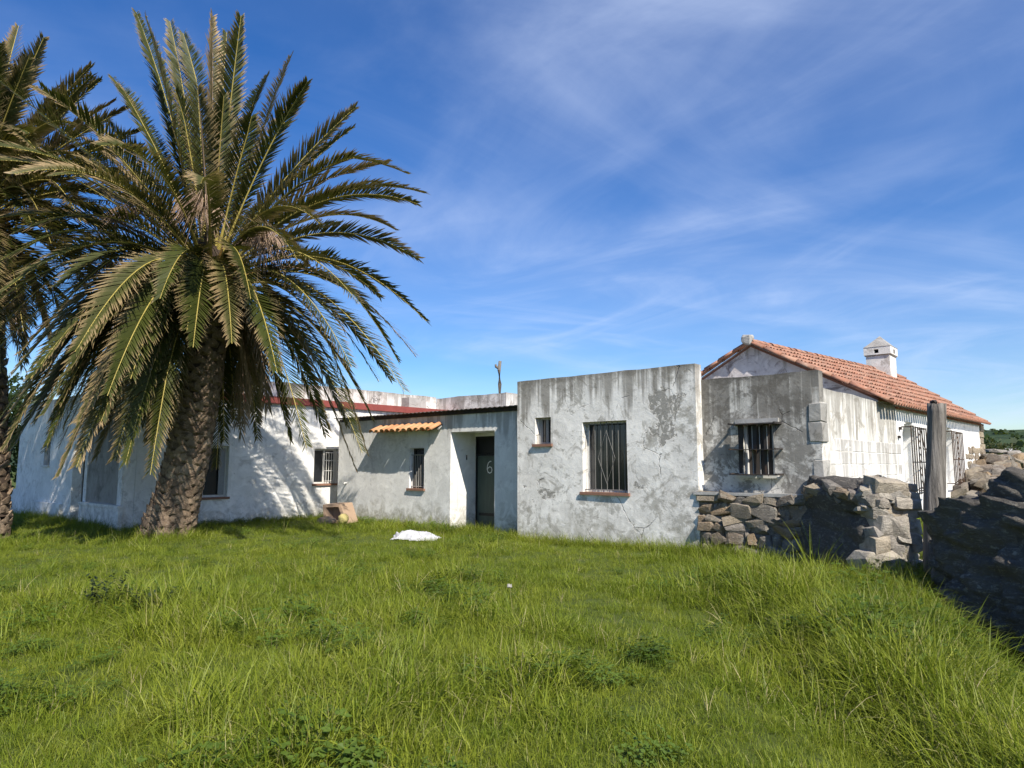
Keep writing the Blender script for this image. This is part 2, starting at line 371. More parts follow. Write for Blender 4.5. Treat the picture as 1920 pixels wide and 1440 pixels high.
def terracotta_new():
    t = NT('terracotta_orange'); r = t.rand(); wp = t.pos()
    base = t.ramp(r, [(0, (0.52, 0.24, 0.115)), (0.35, (0.60, 0.36, 0.19)), (0.6, (0.46, 0.20, 0.10)), (1, (0.58, 0.31, 0.15))])
    n2 = t.noise(wp, 22, 6, 0.7)
    return t.bsdf(t.mix(t.mul(t.rng(n2, 0.5, 0.7), 0.5), base, (0.3, 0.17, 0.1)), 0.88, t.bump(n2, 0.3, 0.01), spec=0.2)
M['terracotta_orange'] = terracotta_new()
STONE_STOPS = [(0, (0.26, 0.235, 0.20)), (0.25, (0.34, 0.28, 0.20)), (0.45, (0.20, 0.185, 0.165)), (0.65, (0.36, 0.25, 0.14)), (0.82, (0.28, 0.255, 0.23)), (1, (0.19, 0.145, 0.105))]
M['stone'] = stone_mat('stone', STONE_STOPS)
M['pale_stone'] = stone_mat('pale_stone', [(0, (0.44, 0.41, 0.36)), (0.3, (0.50, 0.45, 0.37)), (0.6, (0.40, 0.37, 0.33)), (0.85, (0.47, 0.38, 0.25)), (1, (0.52, 0.48, 0.42))], lichen=0.5)
M['dark_stone'] = stone_mat('dark_stone', [(0, (0.15, 0.14, 0.122)), (0.5, (0.20, 0.18, 0.15)), (1, (0.13, 0.118, 0.10))], lichen=0.4)
M['tan_stone'] = stone_mat('tan_stone', [(0, (0.42, 0.34, 0.24)), (0.5, (0.48, 0.40, 0.28)), (1, (0.34, 0.27, 0.2))], lichen=0.25)
M['mortar'] = stone_mat('mortar', [(0, (0.17, 0.155, 0.13)), (1, (0.17, 0.155, 0.13))], lichen=0.1, bs=1.0)
M['corner_block'] = plaster('corner_block', base=(0.42, 0.405, 0.375), dark=(0.32, 0.31, 0.285), dirt=(0.16, 0.15, 0.13), dirt_amt=0.8, wash=0.7, wash_col=(0.3, 0.285, 0.26), top=9, streak=0.4, damp=0, cracks=0, seed=95.0)
M['weathered_block'] = stone_mat('weathered_block', [(0, (0.36, 0.35, 0.33)), (1, (0.42, 0.40, 0.37))], lichen=0.3, bs=0.3)

def wood():
    t = NT('weathered_wood'); co = t.coord(); v = t.map(co, scale=(14, 14, 0.9)); n = t.noise(v, 1.0, 9, 0.68, 0.6); n2 = t.noise(t.map(co, scale=(40, 40, 1.6)), 1.0, 6, 0.7, 0.2)
    c = t.ramp(n, [(0.28, (0.055, 0.048, 0.042)), (0.5, (0.17, 0.155, 0.135)), (0.72, (0.30, 0.275, 0.245))])
    c = t.mix(t.mul(t.rng(n2, 0.52, 0.66), 0.7), c, (0.04, 0.034, 0.03))
    return t.bsdf(c, 0.88, t.bump(t.math('ADD', n, t.mul(n2, 0.7)), 0.9, 0.03), spec=0.2)
M['wood'] = wood()

def frond_mat(name, green=(0.047, 0.056, 0.011), tip=(0.35, 0.25, 0.13), dry=0.0):
    t = NT(name); a = t.attr('tip'); r = t.rand(); wp = t.pos()
    n = t.noise(wp, 2.2, 5, 0.6); n2 = t.noise(wp, 30, 3, 0.6)
    g = t.mix(n, tuple(c * 0.65 for c in green), tuple(c * 1.45 for c in green))
    g = t.mix(t.mul(t.rng(r, 0.45, 1.0), 0.45), g, (0.13, 0.115, 0.05))
    f = t.math('ADD', a, t.math('ADD', t.mul(t.math('SUBTRACT', n2, 0.5), 0.5), t.mul(t.math('SUBTRACT', r, 0.5), 0.45)))
    c = t.mix(t.rng(f, 0.40 - dry, 1.02 - dry), g, t.mix(n2, tuple(x * 0.7 for x in tip), tuple(x * 1.2 for x in tip)))
    return t.bsdf(c, 0.5, None, spec=0.22, trans=(0.22, t.mix(0.5, c, (0.16, 0.16, 0.02))))
M['frond'] = frond_mat('frond')
M['browning_frond'] = frond_mat('browning_frond', green=(0.085, 0.075, 0.03), dry=0.2)
M['dry_frond'] = frond_mat('dry_frond', green=(0.13, 0.10, 0.06), tip=(0.25, 0.19, 0.12), dry=0.35)
M['rachis'] = simple('rachis', (0.36, 0.29, 0.075), 0.5, 0.3, 6, bump=0.1)
M['petiole'] = simple('petiole', (0.27, 0.16, 0.05), 0.6, 0.4, 6, bump=0.2)
M['fibre'] = simple('fibre', (0.30, 0.21, 0.145), 0.85, 0.4, 8)
def bark():
    t = NT('palm_bark'); r = t.rand(); wp = t.pos(); n1 = t.noise(wp, 7, 8, 0.7, 0.5); n2 = t.noise(t.map(wp, scale=(1, 1, 2.5)), 26, 6, 0.7)
    c = t.ramp(r, [(0, (0.19, 0.135, 0.09)), (0.4, (0.30, 0.225, 0.155)), (0.75, (0.15, 0.105, 0.072)), (1, (0.37, 0.285, 0.205))])
    c = t.mix(t.rng(n1, 0.42, 0.66), c, (0.075, 0.055, 0.04)); c = t.mix(t.mul(t.rng(n2, 0.5, 0.7), 0.6), c, (0.36, 0.30, 0.235))
    return t.bsdf(c, 0.9, t.bump(t.math('ADD', n1, t.mul(n2, 0.7)), 0.9, 0.03), spec=0.15)
M['bark'] = bark()
M['bark_core'] = simple('bark_core', (0.06, 0.042, 0.03), 0.95, 0.5, 14, bump=0.9)

def grass_mat(name, c0, c1, c2, tr=0.42, rough=0.5):
    t = NT(name); r = t.rand(); wp = t.pos(); a = t.attr('tip')
    flat = t.comb(t.sep(wp)[0], t.sep(wp)[1], 0.0)
    n = t.noise(flat, 0.55, 5, 0.6, 0.6); n2 = t.noise(flat, 2.3, 4, 0.6)
    c = t.mix(t.rng(n, 0.36, 0.64), c0, c1)
    c = t.mix(t.mul(t.rng(n2, 0.45, 0.7), 0.5), c, c2)
    c = t.mix(t.mul(t.rng(r, 0.6, 1.0), 0.45), c, tuple(x * 0.6 for x in c0))
    q = t.attr('hue'); c = t.mix(t.mul(t.rng(q, 0.5, 1.0), 0.5), c, tuple(x * 1.5 for x in c2)); c = t.mix(t.mul(t.rng(q, 0.35, 0.0), 0.5), c, tuple(x * 0.55 for x in c0))
    c = t.mix(t.mul(t.rng(q, 0.955, 0.975), 0.8), c, (0.36, 0.32, 0.14))
    c = t.mix(t.mul(t.rng(a, 0.7, 1.0), 0.35), c, (0.26, 0.27, 0.09))
    return t.bsdf(c, rough, None, spec=0.3, trans=(tr, t.mix(0.6, c, (0.20, 0.27, 0.02))))
M['grass'] = grass_mat('grass', (0.142, 0.205, 0.013), (0.222, 0.268, 0.020), (0.285, 0.30, 0.040))
M['weed'] = grass_mat('weed', (0.085, 0.140, 0.018), (0.11, 0.17, 0.024), (0.13, 0.185, 0.03), tr=0.35)
M['darkweed'] = grass_mat('darkweed', (0.028, 0.045, 0.020), (0.035, 0.055, 0.022), (0.05, 0.07, 0.03), tr=0.15)
M['straw'] = simple('straw', (0.38, 0.32, 0.17), 0.7, 0.3, 8)
def soil():
    t = NT('soil'); wp = t.pos(); n = t.noise(wp, 1.3, 7, 0.65); n2 = t.noise(wp, 18, 6, 0.7)
    far = t.noise(wp, 0.05, 6)
    c = t.mix(n, (0.045, 0.065, 0.012), (0.085, 0.11, 0.022)); c = t.mix(t.mul(t.rng(n2, 0.5, 0.7), 0.6), c, (0.06, 0.05, 0.025))
    c = t.mix(t.rng(far, 0.4, 0.6), c, (0.07, 0.095, 0.03))
    return t.bsdf(c, 0.95, t.bump(n2, 0.6, 0.03), spec=0.1)
M['soil'] = soil()
def hill_mat():
    t = NT('hill_scrub'); wp = t.pos(); n = t.noise(wp, 0.02, 8, 0.65); n2 = t.noise(wp, 0.13, 7, 0.7)
    c = t.mix(t.rng(n, 0.38, 0.62), (0.028, 0.048, 0.026), (0.058, 0.085, 0.042)); c = t.mix(t.mul(t.rng(n2, 0.5, 0.62), 0.8), c, (0.02, 0.034, 0.02))
    return t.bsdf(c, 0.95, t.bump(n2, 0.8, 2.0), spec=0.05)
M['hill'] = hill_mat()
M['leaf'] = grass_mat('leaf', (0.035, 0.06, 0.018), (0.05, 0.085, 0.022), (0.07, 0.10, 0.03), tr=0.25)
M['olive_leaf'] = grass_mat('olive_leaf', (0.075, 0.085, 0.03), (0.10, 0.105, 0.04), (0.12, 0.115, 0.05), tr=0.2)
M['sack'] = simple('sack', (0.46, 0.46, 0.47), 0.55, 0.08, 6, bump=0.2)
M['clay'] = simple('clay', (0.34, 0.24, 0.165), 0.85, 0.25, 8, bump=0.3)
M['yellow_stone'] = simple('yellow_stone', (0.42, 0.36, 0.15), 0.9, 0.4, 14, bump=0.5)

# ------------------------------------------------------------------ ground, hills
def gz(x, y):
    z = 0.05 * fbm(x * 0.35, y * 0.35, 3.0, 3) + 0.02 * fbm(x * 1.3, y * 1.3, 9.0, 2)
    dc = ((x - 4.72) * 3.5 - (y - 8.4) * 1.2) / 3.7 + 0.05 * fbm(y * 1.1, 2.0, 0.0, 2)      # metres right of the grassy crest
    z += 0.17 * sstep(2.3, 3.3, x) * (1 - sstep(9.0, 11.5, y)) - 0.60 * sstep(-.15, 0.7, dc) * (1 - sstep(8.6, 9.4, y))
    z -= 0.40 * sstep(8.6, 4.6, y) * sstep(2.5, 3.6, x) + 0.10 * sstep(3.2, 4.4, x) * sstep(11.5, 9.5, y)
    z += 0.05 * sstep(2.0, 3.5, x) * sstep(10, 13, y)
    z += 0.40 * sstep(5.6, 6.5, x) * sstep(9.0, 10.4, y)
    z += 0.75 * sstep(9.5, 16.5, x + 0.35 * (y - 20)) * sstep(11, 19, y)
    z += 0.04 * sstep(6, 14, y)
    z -= 0.20 * math.exp(-((x - 2.25 - .06 * fbm(y, 3, 0, 2)) / .5) ** 2) * sstep(9.0, 7.6, y) * sstep(3.2, 4.8, y)
    z *= 1 - 0.8 * sstep(60, 200, math.hypot(x, y))
    return z
def grid_axis(lo, hi, fine_lo, fine_hi, st, far):
    a = list(np.arange(fine_lo, fine_hi + 1e-6, st)); s = st; v = fine_hi
    while v < hi: s *= 1.25; v += s; a.append(min(v, hi))
    s = st; v = fine_lo
    while v > lo: s *= 1.25; v -= s; a.insert(0, max(v, lo))
    return a
gx = grid_axis(-3500, 3500, -18, 20, 0.25, 1); gy = grid_axis(-3500, 3500, 0, 28, 0.25, 1)
mb = MB(); mb.v = [(x, y, gz(x, y)) for y in gy for x in gx]
nx = len(gx); mb.f = [(j * nx + i, j * nx + i + 1, (j + 1) * nx + i + 1, (j + 1) * nx + i) for j in range(len(gy) - 1) for i in range(nx - 1)]
tag(mb.build('ground', M['soil'], smooth=True), kind='structure')

def hills():
    mb = MB(); nu, nv = 160, 46
    for j in range(nv + 1):
        for i in range(nu + 1):
            a = R(-75 + 150 * i / nu); d = 90 + 620 * (j / nv)
            x, y = math.sin(a) * d, math.cos(a) * d
            prof = math.sin(math.pi * min(1, j / nv * 0.5 + 0.0) ) if j < nv else 1
            h = 25.5 * sstep(100, 560, d) * (0.94 + 0.10 * fbm(x * 0.006, y * 0.006, 2.0, 3)) + 1.1 * fbm(x * 0.05, y * 0.05, 1.0, 4) - 1.5
            if j == nv: h = -5
            mb.v.append((x, y, h))
    w = nu + 1
    mb.f = [(j * w + i, j * w + i + 1, (j + 1) * w + i + 1, (j + 1) * w + i) for j in range(nv) for i in range(nu)]
    tag(mb.build('hills', M['hill'], smooth=True), kind='structure')
hills()

# ------------------------------------------------------------------ shared stone shapes
def hull_stone(seed, n=18, boxy=0.55):
    rnd = random.Random(seed); bm = bmesh.new()
    for _ in range(n):
        p = Vector((rnd.gauss(0, 1), rnd.gauss(0, 1), rnd.gauss(0, 1))).normalized()
        q = Vector([math.copysign(abs(c) ** boxy, c) for c in p]); q *= 0.5 / max(abs(c) for c in q) * rnd.uniform(0.9, 1.05)
        bm.verts.new(q)
    r = bmesh.ops.convex_hull(bm, input=bm.verts)
    for v in [v for v in bm.verts if not v.link_faces]: bm.verts.remove(v)
    me = bpy.data.meshes.new('stone'); bm.to_mesh(me); bm.free(); return me
def rough_stone(seed, sub=3, k=0.16):
    bm = bmesh.new(); bmesh.ops.create_icosphere(bm, subdivisions=sub, radius=0.5)
    for v in bm.verts:
        p = v.co.normalized(); q = Vector([math.copysign(abs(c) ** 0.6, c) for c in p]); q *= 0.5 / max(q.length, 0.6) * 0.82
        q *= 1 + k * fbm(p.x * 1.5 + seed * 7.1, p.y * 1.5, p.z * 2.2, 4) + 0.06 * fbm(p.x * 5 + seed, p.y * 5, p.z * 7, 3)
        v.co = q
    me = bpy.data.meshes.new('stone'); bm.to_mesh(me); bm.free()
    for p in me.polygons: p.use_smooth = True
    return me
HULL = [hull_stone(i, 24, 0.55) for i in range(14)]
RAG = [hull_stone(90 + i, 22, 0.6) for i in range(14)]
ROUGH = [hull_stone(60 + i, 30, 0.55) for i in range(16)]
def with_mat(src, mat):
    out = []
    for m in src:
        c = m.copy(); c.materials.clear(); c.materials.append(mat); out.append(c)
    return out
def place(name, me, parent, pos, ax, ay, az, size, jit=0.15, rnd=random):
    """one stone in the frame (ax, ay, az), scaled to size, with a little jitter"""
    m = Matrix((ax, ay, az)).transposed().to_4x4()
    m = Matrix.Translation(pos) @ m @ Euler((rnd.uniform(-jit, jit), rnd.uniform(-jit, jit), rnd.uniform(-jit, jit))).to_matrix().to_4x4() @ Matrix.Diagonal((*size, 1))
    return link(name, me, parent, m)
def stone_face(parent, P0, u, n, w, h, row, lens, meshes, depth=0.22, seed=0, topf=None, proud=0.0, fill=1.06, jit=0.12):
    """courses of odd stones on a face; P0 lower corner, u along, n outwards"""
    rnd = random.Random(seed); P0 = Vector(P0); u = Vector(u).normalized(); n = Vector(n).normalized(); up = n.cross(u) if n.cross(u).z > 0 else u.cross(n); z = 0
    while z < h - 0.03:
        rh = rnd.uniform(*row); x = -rnd.uniform(0, lens[0] * 0.5)
        while x < w:
            ln = rnd.uniform(*lens); hh = rh * rnd.uniform(0.8, 1.15)
            cx = min(max(x + ln / 2, 0.04), w - 0.03); cz = z + rh / 2 + rnd.uniform(-0.02, 0.02)
            if topf is None or cz < topf(cx):
                place('stone', rnd.choice(meshes), parent, P0 + u * cx + up * cz + n * (proud + rnd.uniform(-0.03, 0.025)), u, -n, up, (ln * fill, depth * rnd.uniform(0.8, 1.1), hh * fill), jit, rnd)
            x += ln
        z += rh

# ------------------------------------------------------------------ buildings (all square to one another)
ROT = -TH
def building(name, label, x0, y0, cat='building'):
    t = thing(name, label, cat, L2W(x0, y0), ROT); return t, (x0, y0, 0)

def window_set(par, off, axis, c, a0, a1, z0, z1, inn, frame_mat, depth=0.14, fw=0.045, sash=1, bars=0, sill=None, pane=None, bar_mat=None):
    """frame, panes, mullions, optional sill and bars: each its own part. inn = +1 when the inside lies towards + of the other axis"""
    def P(a, d, z): return (a, c + d * inn, z) if axis == 'x' else (c + d * inn, a, z)
    def bx(mb, a, b, d0, d1, zz0, zz1):
        p, q = P(a, d0, zz0), P(b, d1, zz1); mb.box([min(i, j) for i, j in zip(p, q)], [max(i, j) for i, j in zip(p, q)])
    f = MB(off); bx(f, a0, a0 + fw, depth - .02, depth + .04, z0, z1); bx(f, a1 - fw, a1, depth - .02, depth + .04, z0, z1)
    bx(f, a0 + fw, a1 - fw, depth - .02, depth + .04, z0, z0 + fw); bx(f, a0 + fw, a1 - fw, depth - .02, depth + .04, z1 - fw, z1)
    fr = f.build('window_frame', frame_mat, par)
    w = (a1 - a0 - 2 * fw) / sash
    for k in range(sash):
        s0 = a0 + fw + k * w; s1 = s0 + w
        if sash > 1:
            m = MB(off); e = fw * 0.7
            bx(m, s0 + .002, s0 + e, depth - .01, depth + .03, z0 + fw, z1 - fw); bx(m, s1 - e, s1 - .002, depth - .01, depth + .03, z0 + fw, z1 - fw)
            m.build('sash', frame_mat, fr)
        p = MB(off); bx(p, s0 + .001, s1 - .001, depth + .012, depth + .02, z0 + fw * .9, z1 - fw * .9); p.build('pane', pane or M['glass'], fr)
    if sill:
        s = MB(off); bx(s, a0 - .05, a1 + .05, -.05, depth - .025, z0 - .05, z0 + .004); s.build('sill', sill, par)
    if bars:
        g = MB(off)
        for k in range(bars):
            a = a0 + (a1 - a0) * (k + 0.5) / bars; g.tube([P(a, .05, z0 + .01), P(a, .05, z1 - .01)], 0.009, 5)
        g.build('bars', bar_mat or M['iron_light'], par)
    return fr

# ---- grey block
grey, OG = building('rendered_block', 'square flat-roofed block of cracked grey render with a large barred window', 0, 0)
mb = MB(OG); wall_mb(mb, 'x', 0, 0, 4.186, -.3, 3.38, [(0.50, 0.92, 2.01, 2.57), (1.72, 2.75, 1.05, 2.43)], 0.24, 1)
mb.build('front_wall', M['grey_plaster'], grey)
mb = MB(OG); wall_mb(mb, 'y', 4.186, 0.245, 6.0, -.3, 2.6, [], 0.24, -1); mb.build('side_wall', M['white_plaster'], grey)
mb = MB(OG); wall_mb(mb, 'y', 0.0, 0.245, 6.0, -.3, 2.6, [], 0.24, 1); mb.build('side_wall', M['grey_plaster'], grey)
mb = MB(OG); mb.box((0.245, 5.76, -.3), (3.94, 6.0, 2.6)); mb.build('back_wall', M['grey_plaster'], grey)
mb = MB(OG); mb.box((0.005, 0.245, 2.603), (4.18, 5.995, 2.75)); mb.build('roof', M['concrete'], grey)
window_set(grey, OG, 'x', 0, 0.50, 0.92, 2.01, 2.57, 1, M['grey_paint'], 0.16, 0.045, 2, sill=M['brick_sill'])
window_set(grey, OG, 'x', 0, 1.72, 2.75, 1.05, 2.43, 1, M['white_paint'], 0.20, 0.035, 1, sill=M['brick_sill'])
g = MB(OG)
for k in range(7):
    a = 1.84 + k * 0.135; g.tube([(a, .07, 1.06), (a, .07, 2.42)], 0.007, 5)
for zz in (1.10, 2.38): g.tube([(1.72, .07, zz), (2.75, .07, zz)], 0.010, 5)
g.tube([(2.245, .06, 2.25), (2.05, .06, 1.72), (2.245, .06, 1.22)], 0.0045, 5); g.tube([(2.245, .06, 2.25), (2.44, .06, 1.72), (2.245, .06, 1.22)], 0.0045, 5)
g.build('window_grille', M['iron_grey'], grey)
for k, (a, b) in enumerate(((1.80, 1.98), (2.50, 2.70))):
    c = MB(OG)
    n = 14
    for i in range(n):
        x0 = a + (b - a) * i / n; x1 = a + (b - a) * (i + 1) / n
        d0 = .28 + .02 * math.sin(i * 1.9); d1 = .28 + .02 * math.sin((i + 1) * 1.9)
        c.add([(x0, d0, 1.1), (x1, d1, 1.1), (x1, d1, 2.4), (x0, d0, 2.4)], [(0, 1, 2, 3)])
    # strips added in place of reflections in the window, hung inside the room
    c.build('reflection_strip', M['reflection_strip'], grey)

# ---- wash house (middle block with door 6)
wash, OW = building('wash_house', 'low grey-rendered middle block with tiled awning, porch and door marked 6', -7.15, 0.4)
mb = MB(OW); wall_mb(mb, 'x', 0.4, -7.15, -0.005, -.3, 2.87, [(-4.03, -3.46, 0.98, 2.0), (-2.50, -1.04, -.3, 2.37)], 0.25, 1)
mb.build('front_wall', M['wash_plaster'], wash)
mb = MB(OW); wall_mb(mb, 'y', -2.50, 0.652, 1.23, -.3, 2.37, [], 0.22, -1); mb.build('porch_wall', M['wash_plaster'], wash)
mb = MB(OW); wall_mb(mb, 'y', -1.04, 0.652, 1.23, -.3, 2.37, [], 0.22, 1); mb.build('porch_wall', M['wash_plaster'], wash)
mb = MB(OW); mb.box((-2.72, 0.652, 2.372), (-0.82, 1.6, 2.48)); mb.build('porch_ceiling', M['wash_plaster'], wash)
mb = MB(OW); wall_mb(mb, 'x', 1.235, -2.72, -0.82, -.3, 2.37, [(-2.495, -1.62, -.3, 2.29)], 0.2, 1); mb.build('porch_back_wall', M['wash_plaster'], wash)
mb = MB(OW); wall_mb(mb, 'y', -7.15, 0.652, 6.0, -.3, 2.87, [], 0.22, 1); mb.build('side_wall', M['wash_plaster'], wash)
mb = MB(OW); mb.box((-6.925, 5.8, -.3), (-0.02, 6.0, 2.87)); mb.build('back_wall', M['wash_plaster'], wash)
# door
dm = MB(OW); dm.box((-2.455, 1.30, 0.02), (-1.66, 1.345, 1.80)); door = dm.build('door', M['door_green'], wash)
tm = MB(OW); tm.box((-2.455, 1.31, 1.845), (-1.66, 1.33, 2.25)); tm.build('transom_pane', M['door_dark'], wash)
fm = MB(OW); fm.box((-2.493, 1.27, 0.0), (-2.457, 1.36, 2.288)); fm.box((-1.658, 1.27, 0.0), (-1.622, 1.36, 2.288)); fm.box((-2.456, 1.28, 1.803), (-1.659, 1.35, 1.843)); fm.box((-2.456, 1.27, 2.252), (-1.659, 1.36, 2.288))
fm.build('door_frame', M['door_dark'], wash)
rl = MB(OW); rl.box((-2.40, 1.288, 0.33), (-1.72, 1.299, 0.40)); rl.build('kick_rail', M['door_dark'], door)
hd = MB(OW); hd.tube([(-1.74, 1.30, 0.98), (-1.74, 1.25, 0.98), (-1.84, 1.245, 0.985)], 0.011, 6); hd.build('handle', M['iron_grey'], door)
six = MB(OW)
pts = [(-1.985, 1.665), (-2.03, 1.662), (-2.085, 1.62), (-2.115, 1.54), (-2.118, 1.46), (-2.085, 1.395), (-2.03, 1.375), (-1.975, 1.40), (-1.955, 1.455), (-1.975, 1.51), (-2.03, 1.53), (-2.09, 1.50), (-2.112, 1.46)]
for i in range(len(pts) - 1):
    (a, b), (c, d) = pts[i], pts[i + 1]; l = math.hypot(c - a, d - b); ox, oz = -(d - b) / l * .0125, (c - a) / l * .0125; ex, ez = (c - a) / l * .006, (d - b) / l * .006; y = 1.2975 - (i % 2) * .0006
    six.add([(a + ox - ex, y, b + oz - ez), (a - ox - ex, y, b - oz - ez), (c - ox + ex, y, d - oz + ez), (c + ox + ex, y, d + oz + ez)], [(0, 1, 2, 3)])
six.build('painted_number', M['chalk'], door)
hk = MB(OW); hk.box((-2.5, 0.93, 1.70), (-2.485, 0.96, 1.82)); hk.build('wall_hook', M['dark_metal'], wash)
tp = MB(OW); tp.tube([(-6.72, .40, 1.07), (-6.72, .33, 1.07), (-6.72, .31, 1.04)], 0.025, 7); tp.build('water_tap', M['white_paint'], wash)
window_set(wash, OW, 'x', 0.4, -4.03, -3.46, 0.98, 2.0, 1, M['dark_metal'], 0.17, 0.04, 1, sill=M['brick_sill'])
g = MB(OW)
for k in range(7):
    a = -3.96 + k * 0.075; g.tube([(a, .47 + .012 * math.sin(k * 2.1), 0.99), (a + .01 * math.sin(k), .47, 1.82)], 0.008, 5)
for zz in (1.03, 1.83): g.tube([(-4.03, .47, zz), (-3.46, .47, zz)], 0.012, 5)
g.build('window_grille', M['iron_light'], wash)
# corrugated roof
cr = MB(OW); n = 7.15 / 0.038; n = int(n); vs = []
for i in range(n + 1):
    x = -7.22 + 7.21 * i / n; w = 0.013 * math.sin(i * math.pi / 2)
    for (y, z) in ((0.235, 2.885), (6.15, 3.12)):
        vs.append((x, y, z + w)); vs.append((x, y, z + w + 0.006))
cr.add(vs, [f for i in range(n) for f in ((4 * i, 4 * i + 2, 4 * i + 6, 4 * i + 4), (4 * i + 1, 4 * i + 5, 4 * i + 7, 4 * i + 3), (4 * i, 4 * i + 4, 4 * i + 5, 4 * i + 1), (4 * i + 2, 4 * i + 3, 4 * i + 7, 4 * i + 6))])
cr.build('corrugated_roof', simple('zinc', (0.10, 0.09, 0.085), 0.7, 0.4, 4, bump=0.2, rust=(0.11, 0.06, 0.045)), wash, True)
fb = MB(OW); fb.box((-7.1, 0.36, 2.79), (-0.05, 0.398, 2.868)); fb.build('eaves_beam', M['dark_metal'], wash)

# barrel tiles
def tile_mesh(name, mat, w0=0.095, w1=0.075, ln=0.44, th=0.014, seg=6):
    vs = []
    for (x, w) in ((0, w0), (ln, w1)):
        for (r) in (w, w - th):
            for k in range(seg + 1):
                a = math.pi * k / seg; vs.append((math.cos(a) * r, x, math.sin(a) * r * 0.85))
    q = seg + 1; fs = []
    for k in range(seg):
        fs.append((k, k + 1, 2 * q + k + 1, 2 * q + k)); fs.append((q + k, 3 * q + k, 3 * q + k + 1, q + k + 1))
        fs.append((k, q + k, q + k + 1, k + 1)); fs.append((2 * q + k, 2 * q + k + 1, 3 * q + k + 1, 3 * q + k))
    fs.append((0, 2 * q, 3 * q, q)); fs.append((seg, q + seg, 3 * q + seg, 2 * q + seg))
    me = bpy.data.meshes.new(name); me.from_pydata(vs, [], fs); me.materials.append(mat); me.shade_smooth(); return me
T_OR = tile_mesh('roof_tile', M['terracotta_orange'], 0.105, 0.085, 0.40)
rnd = random.Random(5)
aw = MB(OW); aw.box((-5.25, 0.27, 2.435), (-2.79, 0.398, 2.475)); aw.v = [(x, y, z + (0.10 if y > .3 else 0)) for x, y, z in aw.v]
awning = aw.build('awning', M['concrete'], wash)
for k in range(11):
    x = -5.14 + k * 0.226
    m = Matrix.Translation((x + 7.15 + rnd.uniform(-.01, .01), 0.01 - 0.4 + rnd.uniform(-.015, .015), 2.42 + rnd.uniform(-.006, .006))) @ Euler((R(24), 0, rnd.uniform(-.04, .04))).to_matrix().to_4x4()
    link('roof_tile', T_OR, awning, m)
for k in range(10):
    x = -5.14 + (k + .5) * 0.226
    m = Matrix.Translation((x + 7.15, 0.11 - 0.4 + rnd.uniform(-.015, .015), 2.475)) @ Euler((R(24), 0, rnd.uniform(-.04, .04))).to_matrix().to_4x4() @ Matrix.Diagonal((1, 0.95, -0.8, 1))
    link('channel_tile', T_OR, awning, m)

# ---- white wing
wing, OV = building('white_wing', 'long whitewashed wing with a red roof edge behind the palm tree', -7.99, -4.99)
mb = MB(OV); wall_mb(mb, 'y', -7.99, -4.735, 9.0, -.3, 3.28, [(-3.10, -2.44, 0.74, 2.07), (0.15, 0.98, 1.02, 2.05)], 0.25, -1, wob=0.02)
mb.build('courtyard_wall', M['white_plaster'], wing)
mb = MB(OV); wall_mb(mb, 'x', -4.99, -17.0, -7.99, -.3, 3.48, [(-14.3, -13.74, 1.56, 2.25), (-11.64, -10.72, -.3, 2.15)], 0.25, 1, wob=0.012)
mb.build('end_wall', M['white_plaster'], wing)
mb = MB(OV); mb.box((-17.0, -4.735, -.3), (-16.75, 3.0, 3.48)); mb.build('far_wall', M['white_plaster'], wing)
mb = MB(OV); mb.box((-16.745, -4.735, 3.1), (-8.245, 8.9, 3.27)); mb.build('roof', M['red_paint'], wing)
mb = MB(OV); mb.box((-9.0, -4.73, 3.283), (-7.89, 9.0, 3.48)); mb.build('red_roof_edge', M['red_paint'], wing)
mb = MB(OV); wall_mb(mb, 'y', -9.19, -4.7, 6.0, 3.483, 4.06, [], 0.2, -1, topwob=0.03); mb.build('parapet', M['parapet_plaster'], wing)
mb = MB(OV); wall_mb(mb, 'x', 6.01, -9.19, -5.72, -.3, 4.0, [], 0.3, 1, topwob=0.025); mb.build('rear_wall', M['parapet_plaster'], wing)
mb = MB(OV); wall_mb(mb, 'y', -5.72, 6.315, 12, -.3, 4.0, [], 0.25, -1); mb.build('rear_wall', M['parapet_plaster'], wing)
mb = MB(OV); mb.box((-8.75, 4.0, 3.482), (-8.35, 4.75, 3.86)); mb.build('chimney', M['concrete'], wing)
window_set(wing, OV, 'y', -7.99, -3.10, -2.44, 0.74, 2.07, -1, M['white_paint'], 0.13, 0.06, 1, sill=M['brick_sill'])
mb = MB(OV); mb.box((-8.10, -2.66, 0.80), (-8.075, -2.50, 2.01)); mb.build('shutter', M['grey_paint'], wing)
window_set(wing, OV, 'y', -7.99, 0.15, 0.98, 1.02, 2.05, -1, M['white_paint'], 0.15, 0.05, 2, sill=M['brick_sill'], bars=0)
g = MB(OV)
for k in range(6):
    a = 0.52 + k * 0.085; g.tube([(-7.93, a, 1.05), (-7.93, a, 1.95)], 0.010, 5)
for zz in (1.1, 1.4, 1.7, 1.93): g.tube([(-8.0, 0.50, zz), (-7.92, 0.52, zz), (-7.92, 0.97, zz)], 0.010, 5)
g.build('window_grille', M['white_paint'], wing)
window_set(wing, OV, 'x', -4.99, -14.3, -13.74, 1.56, 2.25, 1, M['dark_metal'], 0.16, 0.04, 1, sill=M['white_paint'])
mb = MB(OV); mb.box((-11.60, -4.68, 0.0), (-10.76, -4.62, 2.13)); mb.build('door', M['white_paint'], wing)  # white leaf added inside the open doorway to catch the sun
mb = MB(OV); mb.box((-10.62, -5.09, -.3), (-7.93, -4.992, 0.56)); mb.box((-10.60, -5.12, 0.56), (-7.91, -4.993, 0.63)); mb.build('plinth', M['white_plaster'], wing)
